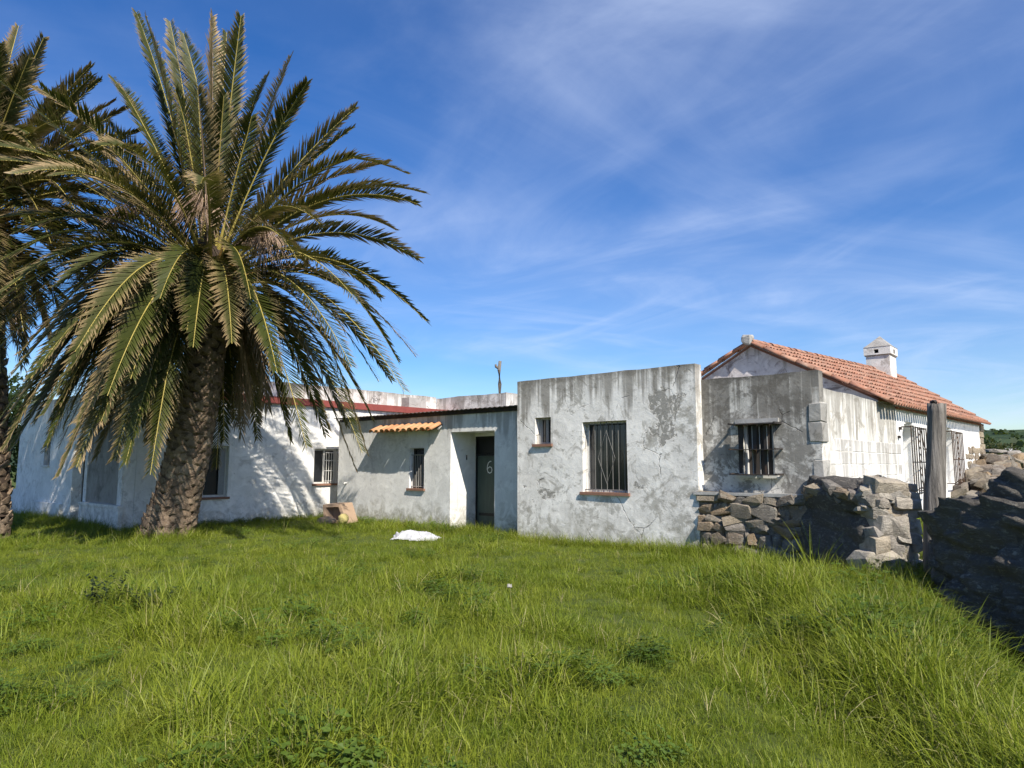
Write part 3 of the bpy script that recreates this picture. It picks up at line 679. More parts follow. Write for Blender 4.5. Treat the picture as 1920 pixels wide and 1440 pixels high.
mb = MB(OV); mb.box((-10.58, -5.025, 0.63), (-10.40, -4.992, 3.2)); mb.box((-8.25, -5.025, 0.63), (-8.0, -4.992, 3.2)); mb.box((-10.40, -5.025, 2.98), (-8.25, -4.992, 3.2)); mb.build('panel_surround', M['white_plaster'], wing)
mb = MB(OV); mb.box((-10.395, -5.012, 0.635), (-8.255, -4.98, 2.975)); mb.build('wall_panel', M['grey_panel'], wing)
mb = MB(OV); mb.box((-14.9, -5.06, -.3), (-12.3, -4.993, 0.5)); mb.build('plinth', M['white_plaster'], wing)
mb = MB(OV); mb.tube([(-7.985, -4.40, 2.46), (-7.92, -4.40, 2.46), (-7.90, -4.40, 2.46)], [0.085, 0.085, 0.05], 14); mb.build('wall_lamp', M['white_paint'], wing, True)

# ---- annex with the shuttered window, on a stone base
annex, OA = building('lean_to_annex', 'blackened grey annex with boarded barred window above a stone base', 4.19, 0.225)
mb = MB(OA); wall_mb(mb, 'x', 0.225, 4.19, 6.10, -.3, 3.1, [(4.93, 5.45, 1.42, 2.26)], 0.22, 1, topwob=0.02)
wall_mb(mb, 'x', 0.226, 6.103, 6.215, 2.60, 3.1, [], 0.2, 1, wob=0.002)
mb.build('front_wall', M['dark_plaster'], annex)
mb = MB(OA); wall_mb(mb, 'y', 6.215, 0.225, 5.1, -.3, 2.83, [], 0.25, -1, topwob=0.02, wob=0.014); mb.build('side_wall', M['old_white'], annex)
mb = MB(OA); mb.box((4.2, 0.5, 2.55), (5.96, 3.7, 2.7)); mb.build('roof', M['concrete'], annex)
mb = MB(OA); mb.box((4.23, 0.06, -.3), (5.95, 0.21, 1.07)); mb.build('base_core', M['mortar'], annex)
mb = MB(OA); mb.box((4.10, -0.03, 1.075), (6.0, 0.232, 1.125), 0.006); mb.build('base_ledge', M['concrete'], annex)
RS = with_mat(RAG, M['stone']); HS = with_mat(HULL, M['stone'])
stone_face(annex, (0.02, -0.18, 0.02), (1, 0, 0), (0, -1, 0), 1.75, 1.08, (0.11, 0.24), (0.14, 0.46), RS, 0.2, 77, fill=1.16, jit=.34)
stone_face(annex, (0.02, -0.15, 0.02), (1, 0, 0), (0, -1, 0), 1.75, 1.08, (0.06, 0.11), (0.07, 0.17), RS, 0.14, 78, fill=1.2, jit=.5)
# window of the annex: lintel, posts, shutter boards, grille in front
mb = MB(OA); mb.box((4.82, 0.16, 2.262), (5.56, 0.24, 2.36)); mb.build('lintel', M['concrete'], annex)
mb = MB(OA); mb.box((4.86, 0.15, 1.365), (5.52, 0.235, 1.418)); mb.build('sill', M['white_paint'], annex)
mb = MB(OA); mb.box((4.932, 0.28, 1.42), (4.975, 0.36, 2.258)); mb.box((5.405, 0.28, 1.42), (5.448, 0.36, 2.258)); mb.build('window_frame', M['white_paint'], annex)
for k in range(4):
    m = MB(OA); a = 4.98 + k * 0.106; m.box((a + .004, 0.33, 1.425), (a + .100, 0.35, 2.25)); m.build('shutter_board', M['shutter'], annex)
g = MB(OA)
for k in range(4): g.tube([(5.02 + k * .125, .085, 1.40), (5.02 + k * .125, .085, 2.24)], 0.007, 5)
g.build('grille_bars', M['iron_light'], annex)
for zz, wz in ((2.27, .032), (1.845, .022), (1.43, .032)):
    g = MB(OA); g.box((4.82, -0.09, zz - wz / 2), (5.58, 0.08, zz + wz / 2 - .012)); g.box((4.80, -0.095, zz - wz / 2), (4.83, .222, zz + wz / 2)); g.box((5.57, -0.095, zz - wz / 2), (5.60, .222, zz + wz / 2))
    g.build('grille_shelf', M['dark_metal'], annex)
for a in (4.90, 5.13, 5.34):
    g = MB(OA); g.box((a, -.032, 1.44), (a + .05, -.012, 2.255)); g.v = [(x + (.05 if (z > 2 and i % 2) else 0), y, z) for i, (x, y, z) in enumerate(g.v)]
    g.v = [(x, y + .118, z) for x, y, z in g.v]; g.build('grille_strap', M['dark_metal'], annex)
# exposed corner blocks
BL = with_mat([HULL[2], HULL[5], HULL[7]], M['weathered_block'])
def block(par, off, a, b, mat, name='block', jit=0.008):
    m = MB(off); m.box(a, b, jit); o = m.build(name, mat, par)
    bv = o.modifiers.new('edge', 'BEVEL'); bv.width = 0.008; bv.segments = 1; return o
for (z0, z1, x0) in ((2.28, 2.57, 6.00), (1.96, 2.27, 5.98), (1.36, 1.66, 6.02)):
    block(annex, OA, (x0 + .05, 0.203, z0), (6.236, 0.50, z1), M['corner_block'], 'corner_block', .014)
for (z0, z1) in ((2.60, 2.66), (1.68, 1.94)): pass
mb = MB(OA); mb.box((6.103, 0.221, -.3), (6.213, 0.30, 1.34)); mb.box((6.103, 0.221, 1.675), (6.213, 0.30, 1.95)); mb.build('corner_plaster', M['dark_plaster'], annex)
# whitewashed blocks in courses
rnd = random.Random(8)
for j in range(6):
    z = 0.72 + j * 0.218; y = 0.62 + (0.25 if j % 2 else 0)
    while y < 4.9:
        block(annex, OA, (6.10, y + .003, z + .003), (6.2215 + rnd.uniform(0, .005), y + .497, z + .215), M['block_white'], 'block', 0.002); y += 0.5
# stone foot of annex side wall
TS = with_mat(ROUGH, M['tan_stone']); TH_ = with_mat(HULL, M['tan_stone'])
stone_face(annex, (2.05, 0.15, 0.0), (0, 1, 0), (1, 0, 0), 4.7, 0.68, (0.16, 0.26), (0.25, 0.5), TH_, 0.12, 6, fill=0.98)

# ---- cottage with the tiled roof
cot, OC = building('tiled_cottage', 'old whitewashed cottage with red barrel tile gable roof and grilled windows', 3.67, 3.8)
RX = 3.67; Y0, Y1 = 3.75, 17.0; EX = 6.42
def ridge_z(y): return 4.27 + 0.58 * (y - 3.8) / 13.2
def eave_z(y): return 2.80 + 0.14 * (y - 3.8) / 13.2
def arch(y0, y1, z0, z1):
    h = [(y0, y1, z0, z1)]; n = 5; c = (y0 + y1) / 2; w = (y1 - y0) / 2; rise = 0.30
    for k in range(n):
        f = math.sqrt(max(0, 1 - ((k + 0.5) / n) ** 2)); h.append((c - w * f, c + w * f, z1 + rise * k / n, z1 + rise * (k + 1) / n))
    return h
mb = MB(OC); wall_mb(mb, 'y', 6.215, 5.103, 16.9, -.3, 2.86, arch(5.62, 6.95, 1.0, 2.24) + arch(10.3, 11.7, 1.08, 2.3), 0.38, -1, topwob=0.0, wob=0.016, topf=lambda y: 0.13 * (y - 5.1) / 12)
mb.build('side_wall', M['lime_white'], cot)
mb = MB(OC); wall_mb(mb, 'x', 3.8, 1.12, 6.20, -.3, 2.72, [], 0.3, 1); b0 = len(mb.v)
gv = [(1.1, 3.8, 2.72), (6.2, 3.8, 2.72), (6.2, 3.8, 2.90), (3.67, 3.8, 4.30), (1.1, 3.8, 2.88), (1.1, 4.1, 2.72), (6.2, 4.1, 2.72), (6.2, 4.1, 2.90), (3.67, 4.1, 4.30), (1.1, 4.1, 2.88)]
mb.add(gv, [(0, 1, 2, 3, 4), (9, 8, 7, 6, 5), (2, 7, 8, 3), (3, 8, 9, 4), (0, 4, 9, 5), (1, 6, 7, 2)]); mb.build('gable_wall', M['gable_plaster'], cot)
mb = MB(OC); mb.box((1.1, 4.12, -.3), (1.4, 16.9, 2.8)); mb.box((1.4, 16.6, -.3), (5.83, 16.9, 2.9)); mb.build('back_wall', M['lime_white'], cot)
# roof slab (board and mortar bed under the tiles)
mb = MB(OC); vs = []
for y in (3.79, 16.95):
    rz, ez = ridge_z(y), eave_z(y)
    for dz in (0.0, -0.05): vs += [(1.12, y, ez + .045 + dz), (RX, y, rz + dz), (6.225, y, ez + .10 + dz)]
mb.add(vs, [(0, 1, 7, 6), (1, 2, 8, 7), (3, 9, 10, 4), (4, 10, 11, 5), (0, 3, 4, 1), (1, 4, 5, 2), (6, 7, 10, 9), (7, 8, 11, 10), (0, 6, 9, 3), (2, 5, 11, 8)])
roof = mb.build('roof', simple('roof_bed', (0.20, 0.10, 0.07), 0.95, 0.4, 9, bump=0.5), cot)
T_OLD = [tile_mesh('roof_tile', M['terracotta'], 0.084 + 0.004 * i, 0.068, 0.45) for i in range(3)]
rnd = random.Random(12)
tiles = []
ncol = int((Y1 - Y0) / 0.218)
for i in range(ncol + 1):
    y = Y0 + 0.218 * i
    top = Vector((RX, y, ridge_z(y) + .02)); bot = Vector((EX - .05, y, eave_z(y) + .02)); ax = (top - bot); ln = ax.length; ax.normalize(); nr = Vector((0, 1, 0)).cross(ax) * -1
    if nr.z < 0: nr = -nr
    side = ax.cross(nr)
    nc = 8
    for k in range(nc):
        p = bot + ax * (k * ln / nc + rnd.uniform(-.012, .012)) + nr * (0.030 + rnd.uniform(-.008, .010)) + side * rnd.uniform(-.014, .014)
        tilt = ax + nr * -0.065; tilt.normalize(); n2 = side.cross(tilt); n2 = n2 if n2.dot(nr) > 0 else -n2
        m = Matrix((side, tilt, n2)).transposed().to_4x4(); m.translation = p - Vector(OC)
        d = (L2W(p.x, p.y, p.z) - Vector((0, 0, 1.6))).length
        tiles.append((d, m, k))
tiles.sort(key=lambda t: t[0])
for d, m, k in tiles[:262]: link('roof_tile', rnd.choice(T_OLD), roof, m)
def join_tiles(name, lst, par):
    src = T_OLD[1]; V = np.array([v.co[:] for v in src.vertices]); Fs = [tuple(p.vertices) for p in src.polygons]; mb = MB()
    for m in lst: mb.add([(m @ Vector(v))[:] for v in V], Fs)
    o = mb.build(name, M['terracotta'], par, True); o['kind'] = 'stuff'; return o
far_t = join_tiles('far_roof_tiles', [t[1] for t in tiles[262:]], roof)
# give the joined tiles the same tile to tile colour change
def terracotta_far():
    t = NT('terracotta_far'); wp = t.coord()
    s = t.sep(wp); cell = t.n("ShaderNodeTexWhiteNoise", noise_dimensions='2D')
    t.set(cell.inputs['Vector'], t.comb(t.math('FLOOR', t.mul(s[0], 2.9)), t.math('FLOOR', t.mul(s[1], 4.878)), 0.0)); r = cell.outputs[0]
    base = t.ramp(r, [(0, (0.30, 0.135, 0.09)), (0.3, (0.39, 0.19, 0.125)), (0.55, (0.31, 0.145, 0.095)), (0.8, (0.42, 0.235, 0.16)), (1, (0.21, 0.11, 0.08))])
    n1 = t.noise(wp, 5, 8, 0.7, 0.4); n2 = t.noise(wp, 28, 6, 0.7)
    c = t.mix(t.mul(t.rng(n1, 0.46, 0.64), 0.6), base, (0.19, 0.125, 0.095)); c = t.mix(t.mul(t.rng(t.noise(wp, 9, 8, 0.75), 0.52, 0.62), 0.45), c, (0.46, 0.36, 0.28)); c = t.mix(t.mul(t.rng(n2, 0.55, 0.7), 0.45), c, (0.42, 0.33, 0.24))
    return t.bsdf(c, 0.88, t.bump(t.math('ADD', n1, n2), 0.35, 0.012), spec=0.2)
far_t.data.materials[0] = terracotta_far()
# channels between the cover tiles: hollow courses, seen as dark mouths at the eaves
ch = []
for i in range(ncol):
    y = Y0 + 0.218 * (i + .5); top = Vector((RX, y, ridge_z(y))); bot = Vector((EX + .07, y, eave_z(y) - .02)); ax = (top - bot); ln = ax.length; ax.normalize(); nr = Vector((0, 1, 0)).cross(ax)
    if nr.z < 0: nr = -nr
    side = ax.cross(nr)
    for k in range(3):
        m = Matrix((side, ax * (ln / 3 / 0.43 if k else 1.0) , -nr)).transposed().to_4x4(); m.translation = bot + ax * (k * ln / 3) + nr * (0.052) - Vector(OC); ch.append(m)
join_tiles('channel_tiles', ch, roof)
# second row of tiles laid as a cornice under the eaves
cn = []
for i in range(ncol * 1):
    y = Y0 + 1.4 + 0.218 * i
    if y > 16.95: break
    m = Matrix.Translation((EX - 0.15 - OC[0], y - OC[1], eave_z(y) - 0.055)) @ Euler((R(6), 0, R(90))).to_matrix().to_4x4() @ Matrix.Diagonal((.95, .75, .75, 1)); cn.append(m)
join_tiles('cornice_tiles', cn, roof)
# ridge tiles
T_RIDGE = tile_mesh('ridge_tile', M['terracotta'], 0.125, 0.105, 0.46, 0.016, 8)
y = 3.66; k = 0
while y < 16.7:
    m = Matrix.Translation((RX - OC[0] + rnd.uniform(-.01, .01), y - OC[1], ridge_z(y) + 0.035)) @ Euler((R(2.5), rnd.uniform(-.06, .06), rnd.uniform(-.03, .03))).to_matrix().to_4x4()
    link('ridge_tile', T_RIDGE, roof, m); y += 0.40
me = hull_stone(31, 24, 0.8); me.materials.append(M['concrete'])
link('ridge_cap', me, roof, Matrix.Translation((0, -0.16, ridge_z(3.8) + .09)) @ Matrix.Diagonal((.24, .22, .22, 1)))
# verge tiles on both rakes of the gable
for sgn, nn in ((1, 8), (-1, 8)):
    for k in range(nn):
        f = k / nn; y = 3.72
        bot = Vector((RX + sgn * (EX - RX), y, eave_z(y) + .03)); top = Vector((RX, y, ridge_z(y) + .03)); ax = (top - bot); ln = ax.length; ax.normalize()
        side = Vector((0, 1, 0)) * sgn; nr = side.cross(ax)
        if nr.z < 0: nr = -nr; side = -side
        side = ax.cross(nr)
        m = Matrix((side * 1.3, ax, nr * 1.25)).transposed().to_4x4(); m.translation = bot + ax * (f * ln + rnd.uniform(-.02, .02)) + nr * rnd.uniform(-.01, .01) - Vector(OC)
        link('verge_tile', T_OLD[k % 3], roof, m)
mb = MB(OC); mb.box((5.97, 4.102, 2.84), (6.205, 5.10, 2.965)); mb.build('wall_plate', M['gable_plaster'], cot)
# windows: shutters inside, projecting iron cages outside
for (a0, a1, z0, z1, mt, zb) in ((5.62, 6.95, 1.0, 2.54, 'dark_metal', 0.94), (10.3, 11.7, 1.08, 2.6, 'rusty_iron', 1.04)):
    p = MB(OC); p.box((5.86, a0 - .05, z0 - .05), (5.90, a1 + .05, z1 + .1)); p.build('shutter', M['lime_white'], cot)
    cage = MB(OC); xo = 6.40; nb = 8
    for k in range(nb):
        a = a0 - .08 + (a1 - a0 + .16) * k / (nb - 1); cage.tube([(xo, a, zb), (xo, a, z1 - .12)], 0.013, 5)
    for a in (a0 - .08, a1 + .08):
        for zz in (zb + .05, z1 - .14): cage.tube([(6.2, a, zz), (xo, a, zz)], 0.013, 5)
    for zz in (zb + .03, z1 - .14, (zb + z1) / 2 - .1): cage.tube([(xo, a0 - .10, zz), (xo, a1 + .10, zz)], 0.013, 5)
    c0 = (a0 + a1) / 2
    for q in range(9):
        zc = zb + .12 + q * (z1 - zb - .35) / 8.4
        for sg in (-1, 1):
            cage.tube([(xo + .005, c0 + sg * (0.02 + 0.075 * math.sin(w * math.pi / 6)), zc + 0.15 * w / 6) for w in range(7)], 0.007, 4)
    cage.tube([(xo + .12, a0 - .1, zb + .16), (xo + .12, a1 + .1, zb + .16)], 0.010, 5); cage.tube([(xo, a0 - .1, zb + .05), (xo + .12, a0 - .1, zb + .16)], 0.010, 5); cage.tube([(xo, a1 + .1, zb + .05), (xo + .12, a1 + .1, zb + .16)], 0.010, 5)
    cage.build('window_grille', M[mt], cot)
# bare stone where the render is gone
stone_face(cot, (2.53, 11.0 - 3.8 + .4, 0.35), (0, 1, 0), (1, 0, 0), 5.1, 1.6, (0.17, 0.28), (0.28, 0.6), TH_, 0.12, 16, topf=lambda x: 0.75 + 0.95 * sstep(1.2, 2.6, x) - 0.0, fill=0.98)
rnd = random.Random(4)
for k in range(9):
    z = 1.05 + k * 0.205; block(cot, OC, (5.95, 16.42 - .12 * (k % 2), z), (6.245 + rnd.uniform(0, .03), 16.94 + rnd.uniform(0, .03), z + .19), M['tan_stone'], 'corner_stone', 0.015)
mb = MB(OC); mb.tube([(6.235, 7.25, 2.45), (6.24, 7.4, 2.3), (6.24, 7.6, 2.0), (6.245, 8.1, 1.85), (6.24, 8.2, 1.7)], 0.012, 5); mb.build('loose_cable', M['dark_metal'], cot)
mb = MB(OC); mb.box((6.215, 5.30, 2.33), (6.26, 5.40, 2.39)); mb.box((6.215, 5.16, 2.14), (6.26, 5.26, 2.20)); mb.build('wall_brackets', M['dark_metal'], cot)
# chimney
mb = MB(OC); wall_mb(mb, 'x', 14.0, 3.47, 4.19, 4.3, 5.21, [], .86, 1, step=.2); ck_ = mb.build('chimney', M['chimney_plaster'], cot)
mb = MB(OC); wall_mb(mb, 'x', 13.95, 3.42, 4.24, 5.24, 5.50, [(3.74, 3.88, 5.29, 5.42)], 0.12, 1, step=.2)
mb.box((4.12, 14.08, 5.24), (4.24, 14.92, 5.50)); mb.box((3.42, 14.08, 5.24), (3.54, 14.92, 5.50)); mb.box((3.541, 14.80, 5.24), (4.119, 14.92, 5.50)); mb.build('chimney_head', M['chimney_plaster'], ck_)
mb = MB(OC); mb.box((3.44, 13.97, 5.213), (4.22, 14.90, 5.238), .006); mb.build('chimney_band', M['concrete'], ck_)
mb = MB(OC); mb.box((4.23, 14.35, 5.29), (4.243, 14.50, 5.42)); mb.build('side_vent', M['void'], ck_)
mb = MB(OC); mb.add([(3.41, 13.94, 5.502), (4.25, 13.94, 5.502), (4.25, 14.93, 5.502), (3.41, 14.93, 5.502), (3.52, 14.06, 5.60), (4.14, 14.06, 5.60), (4.14, 14.82, 5.60), (3.52, 14.82, 5.60), (3.83, 14.43, 5.93)],
    [(3, 2, 1, 0), (0, 1, 5, 4), (1, 2, 6, 5), (2, 3, 7, 6), (3, 0, 4, 7), (4, 5, 8), (5, 6, 8), (6, 7, 8), (7, 4, 8)]); mb.build('chimney_cap', M['weathered_block'], ck_)
mb = MB(OC); mb.box((3.6, 14.3, 5.25), (4.1, 14.6, 5.48)); mb.build('flue', M['void'], ck_)

# ---- other built pieces
pole = MB(L2W(-6.56, 6.6, 3.0)); b = L2W(-6.56, 6.6, 0)
pole.tube([b + Vector((0, 0, 2.9)), b + Vector((.01, 0, 4.4)), b + Vector((-.015, 0, 4.9)), b + Vector((.02, 0, 5.22))], [.075, .065, .06, .055], 8)
pole.tube([b + Vector((0, 0, 4.93)), b + Vector((-.13, -.02, 5.02)), b + Vector((-.14, -.02, 5.1))], [.045, .05, .035], 7)
o = pole.build('wooden_pole', M['wood'], None, True); o.location = L2W(-6.56, 6.6, 3.0); tag(o, 'weathered forked pole standing up behind the white rear parapet', 'pole')
mb = MB(); mb.box((0, 0, -.3), (0.9, .25, 0.78), .01); o = mb.build('garden_wall', M['white_plaster']); o.location = L2W(-17.95, -4.9, 0); o.rotation_euler = (0, 0, ROT); tag(o, 'short low whitewashed wall stub at far end of the white wing', 'wall')

# ------------------------------------------------------------------ dry stone walls by the gate
def lump(name, fn, nu, nv, mat, parent, closed=True):
    mb = MB(); 
    for j in range(nv + 1):
        for i in range(nu): mb.v.append(tuple(fn(i / nu, j / nv)))
    mb.f = [(j * nu + i, j * nu + (i + 1) % nu, (j + 1) * nu + (i + 1) % nu, (j + 1) * nu + i) for j in range(nv) for i in range(nu)]
    mb.f.append(tuple(nv * nu + i for i in range(nu)))
    return mb.build(name, mat, parent, True)
def core_shape(A, B, wA, wB, h, seed, top_round=0.35, batter=0.10, amp=0.08):
    """an upright wall body from A to B (centre line), widths wA, wB, rounded on top"""
    A, B = Vector(A), Vector(B); ax = (B - A); ln = ax.length; ax.normalize(); sd = Vector((ax.y, -ax.x, 0))
    def fn(u, v):
        a = u * 2 * math.pi; ca, sa = math.cos(a), math.sin(a)
        k = 0.35; sx = math.copysign(abs(ca) ** k, ca); sy = math.copysign(abs(sa) ** k, sa)
        zf = min(1, v / 0.8); shrink = 1.0 if v <= 0.8 else math.sqrt(max(0.0, 1 - ((v - 0.8) / 0.2) ** 2)) * 0.75 + 0.0
        al = (sx * 0.5 + 0.5); w = (wA + (wB - wA) * al) * (1 - batter * zf) * (1 + batter)
        hh = h(al * ln) if callable(h) else h
        z = -0.3 + (hh + 0.3) * (zf * (1 - top_round * 0.4) + (math.sin((v - 0.8) / 0.2 * math.pi / 2) * top_round * 0.4 if v > 0.8 else 0))
        q = A + ax * (ln * (0.5 + 0.5 * sx * (shrink * .3 + .7))) + sd * (sy * w * 0.5 * max(shrink, .03)); q.z = z
        d = amp * fbm(q.x * 1.6 + seed, q.y * 1.6, q.z * 1.8, 4) + amp * .5 * fbm(q.x * 5 + seed, q.y * 5, q.z * 6, 4)
        q += (ax * sx + sd * sy) * d + Vector((0, 0, d * (1 if v > .7 else .2)))
        return q
    return fn

# pier: runs back from its lit end face to the annex
pier = thing('stone_pier', 'stub of rubble wall by the gate with a sunlit end face of pale stones', 'wall', (5.1, 10.0, 0))
fnp = core_shape((5.10 - 5.1, 9.62 - 10.0, 0), (4.92 - 5.1, 11.25 - 10.0, 0), 0.76, 0.78, 1.36, 3.0, amp=.10)
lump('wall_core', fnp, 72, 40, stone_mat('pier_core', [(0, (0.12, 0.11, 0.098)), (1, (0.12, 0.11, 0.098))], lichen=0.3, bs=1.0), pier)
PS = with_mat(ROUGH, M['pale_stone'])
ux = Vector((0.985, 0.17, 0)).normalized(); nn = Vector((ux.y, -ux.x, 0))
rnd = random.Random(21)
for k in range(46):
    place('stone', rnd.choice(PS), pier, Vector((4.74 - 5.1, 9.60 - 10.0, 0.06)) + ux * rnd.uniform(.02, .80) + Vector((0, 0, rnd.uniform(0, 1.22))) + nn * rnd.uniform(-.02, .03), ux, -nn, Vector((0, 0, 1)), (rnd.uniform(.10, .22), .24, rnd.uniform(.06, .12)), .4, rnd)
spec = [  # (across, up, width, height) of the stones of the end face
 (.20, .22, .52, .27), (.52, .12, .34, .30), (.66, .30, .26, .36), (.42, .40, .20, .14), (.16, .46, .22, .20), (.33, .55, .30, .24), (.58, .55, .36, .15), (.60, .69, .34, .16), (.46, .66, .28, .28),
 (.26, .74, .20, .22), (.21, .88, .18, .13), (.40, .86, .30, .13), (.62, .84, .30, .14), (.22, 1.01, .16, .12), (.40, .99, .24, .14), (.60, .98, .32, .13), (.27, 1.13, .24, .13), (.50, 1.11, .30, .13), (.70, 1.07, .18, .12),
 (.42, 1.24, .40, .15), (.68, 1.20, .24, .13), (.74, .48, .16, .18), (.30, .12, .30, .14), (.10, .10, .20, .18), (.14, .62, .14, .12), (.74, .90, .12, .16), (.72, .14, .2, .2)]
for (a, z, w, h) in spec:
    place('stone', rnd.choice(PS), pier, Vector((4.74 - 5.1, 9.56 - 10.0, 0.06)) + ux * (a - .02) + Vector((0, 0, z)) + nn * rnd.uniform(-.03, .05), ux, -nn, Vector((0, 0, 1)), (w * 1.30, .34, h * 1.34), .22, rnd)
PT = with_mat(ROUGH, M['stone']); DS = with_mat([rough_stone(20 + i, 3, 0.34) for i in range(8)], M['dark_stone'])
for k in range(26):
    y = 9.62 + (k // 2) * 0.13; x = 5.0 + (0.22 if k % 2 else -0.16) + rnd.uniform(-.06, .06) - (y - 9.7) * .08
    place('stone', rnd.choice(PT), pier, Vector((x - 5.1, y - 10.0, 1.28 + rnd.uniform(-.04, .07) - (.10 if k % 2 == 0 else 0.03) - .22 * sstep(10.6, 11.3, y))), Vector((1, 0, 0)), Vector((0, 1, 0)), Vector((0, 0, 1)), (rnd.uniform(.25, .42), rnd.uniform(.22, .4), rnd.uniform(.12, .2)), .35, rnd)
# the long wall on the right, running towards the camera
bw = thing('boulder_wall', 'massive dark rubble wall in shade beside the gate post', 'wall', (4.9, 7.0, 0))
def bh(s): return 1.44 + 0.10 * fbm(s * 0.9, 4.0, 0, 3) - 0.46 * sstep(3.9, 4.95, s)
Aw, Bw = Vector((6.75, 4.0, 0)), Vector((5.50, 8.80, 0))
fnb = core_shape(Aw - Vector((4.9, 7.0, 0)), Bw - Vector((4.9, 7.0, 0)), 1.15, 1.30, bh, 9.0, amp=0.17, batter=0.06)
lump('wall_core', fnb, 220, 90, stone_mat('wall_core', [(0, (0.125, 0.115, 0.10)), (1, (0.125, 0.115, 0.10))], lichen=0.4, bs=1.0), bw)
axw = (Bw - Aw).normalized(); sdl = Vector((-axw.y, axw.x, 0)); lw = (Bw - Aw).length
rnd = random.Random(33)
for k in range(15):                                                   # blocks that break the rounded top
    q = rnd.uniform(.1, lw); p = Aw + axw * q + sdl * rnd.uniform(-.3, .30)
    place('stone', rnd.choice(DS), bw, p + Vector((0, 0, bh(q) - .20 + rnd.uniform(-.06, .04))) - Vector((4.9, 7.0, 0)), axw, sdl, Vector((0, 0, 1)), (rnd.uniform(.6, 1.0), rnd.uniform(.5, .8), rnd.uniform(.34, .5)), .35, rnd)
for k in range(26):                                                   # and a few that stand out of its face
    q = rnd.uniform(.1, lw); p = Aw + axw * q + sdl * (.47 + rnd.uniform(-.05, .0))
    place('stone', rnd.choice(DS), bw, p + Vector((0, 0, rnd.uniform(.1, 1.0))) - Vector((4.9, 7.0, 0)), axw, sdl, Vector((0, 0, 1)), (rnd.uniform(.35, .8), .22, rnd.uniform(.25, .5)), .3, rnd)

# gate post
gp = MB((5.60, 9.35, 0)); bx, by = 5.50, 9.30; sect = []
for i in range(25):
    f = i / 24; z = -.3 + 2.70 * f; cx = bx + 0.20 * f - .02 * math.sin(f * 5); r = 0.122 - 0.018 * f + .014 * math.exp(-((f - .55) / .12) ** 2)
    ring = []
    for k in range(28):
        a = 2 * math.pi * k / 28
        rr = r * (1 + .10 * fbm(math.cos(a) * 2.2, math.sin(a) * 2.2, z * .5, 4) + .07 * fbm(math.cos(a) * 6, math.sin(a) * 6, z * .35, 3) + 0.05 * math.cos(2 * a + .6))
        ring.append((cx + math.cos(a) * rr, by + math.sin(a) * rr, z + (0.035 * fbm(math.cos(a) * 1.5, math.sin(a) * 1.5, 7) if i == 24 else 0)))
    sect += ring
gp.add(sect, [(i * 28 + k, i * 28 + (k + 1) % 28, (i + 1) * 28 + (k + 1) % 28, (i + 1) * 28 + k) for i in range(24) for k in range(28)] + [tuple(24 * 28 + k for k in range(28))])
o = gp.build('gate_post', M['wood'], None, True); o.location = (5.60, 9.35, 0); tag(o, 'thick weathered grey timber post leaning beside the dark rubble wall', 'post')
kn = hull_stone(55, 20, .9); kn.materials.append(M['dark_metal']); link('iron_knob', kn, o, Matrix.Translation((.10, -.02, 2.43)) @ Matrix.Diagonal((.09, .09, .06, 1)))

# tumbled rubble wall beyond the cottage
rw = thing('rubble_bank', 'tumbled wall of loose brown stones beyond the cottage end', 'wall', (18.5, 23.4, 0.6))
Ar, Br = Vector((16.35, 23.9, 0)), Vector((22.5, 21.2, 0)); axr = (Br - Ar).normalized(); nr_ = Vector((axr.y, -axr.x, 0)); rnd = random.Random(91)
def rtop(s): return 2.02 - 0.17 * s + .05 * fbm(s * 2, 0, 0, 2)
fnr = core_shape(Ar - Vector((18.5, 23.4, .6)) - nr_ * .35, Br - Vector((18.5, 23.4, .6)) - nr_ * .35, .8, .8, lambda s: rtop(s) - .7, 4.0)
lump('wall_core', fnr, 80, 24, M['mortar'], rw)
for j in range(8):
    s = 0
    while s < 6.4:
        ln = rnd.uniform(.25, .55); z = .45 + j * .19 + rnd.uniform(-.04, .04)
        if z < rtop(s) - .02:
            place('stone', rnd.choice(HS), rw, Ar + axr * (s + ln / 2) + nr_ * (rnd.uniform(0, .12) + .05 - .03 * j) + Vector((0, 0, z)) - Vector((18.5, 23.4, .6)), axr, -nr_, Vector((0, 0, 1)), (ln * 1.1, .34, rnd.uniform(.16, .26)), .3, rnd)
        s += ln
s = 0
while s < 6.4:
    ln = rnd.uniform(.3, .6)
    place('stone', rnd.choice(with_mat(HULL[:3], M['pale_stone'])), rw, Ar + axr * (s + ln / 2) - nr_ * .2 + Vector((0, 0, rtop(s) + .02)) - Vector((18.5, 23.4, .6)), axr, -nr_, Vector((0, 0, 1)), (ln * 1.1, .6, rnd.uniform(.12, .2)), .2, rnd); s += ln

for k in range(90):
    t_ = rnd.random(); p = L2W(6.5 + rnd.uniform(-.15, .75), 10.6 + 6.2 * t_); hgt = gz(p.x, p.y) + rnd.uniform(.0, .35) + .25 * t_
    place('stone', rnd.choice(HS), rw, p + Vector((0, 0, hgt)) - Vector((18.5, 23.4, .6)), E1, -D1, Vector((0, 0, 1)), (rnd.uniform(.3, .6), rnd.uniform(.3, .5), rnd.uniform(.18, .32)), .4, rnd)

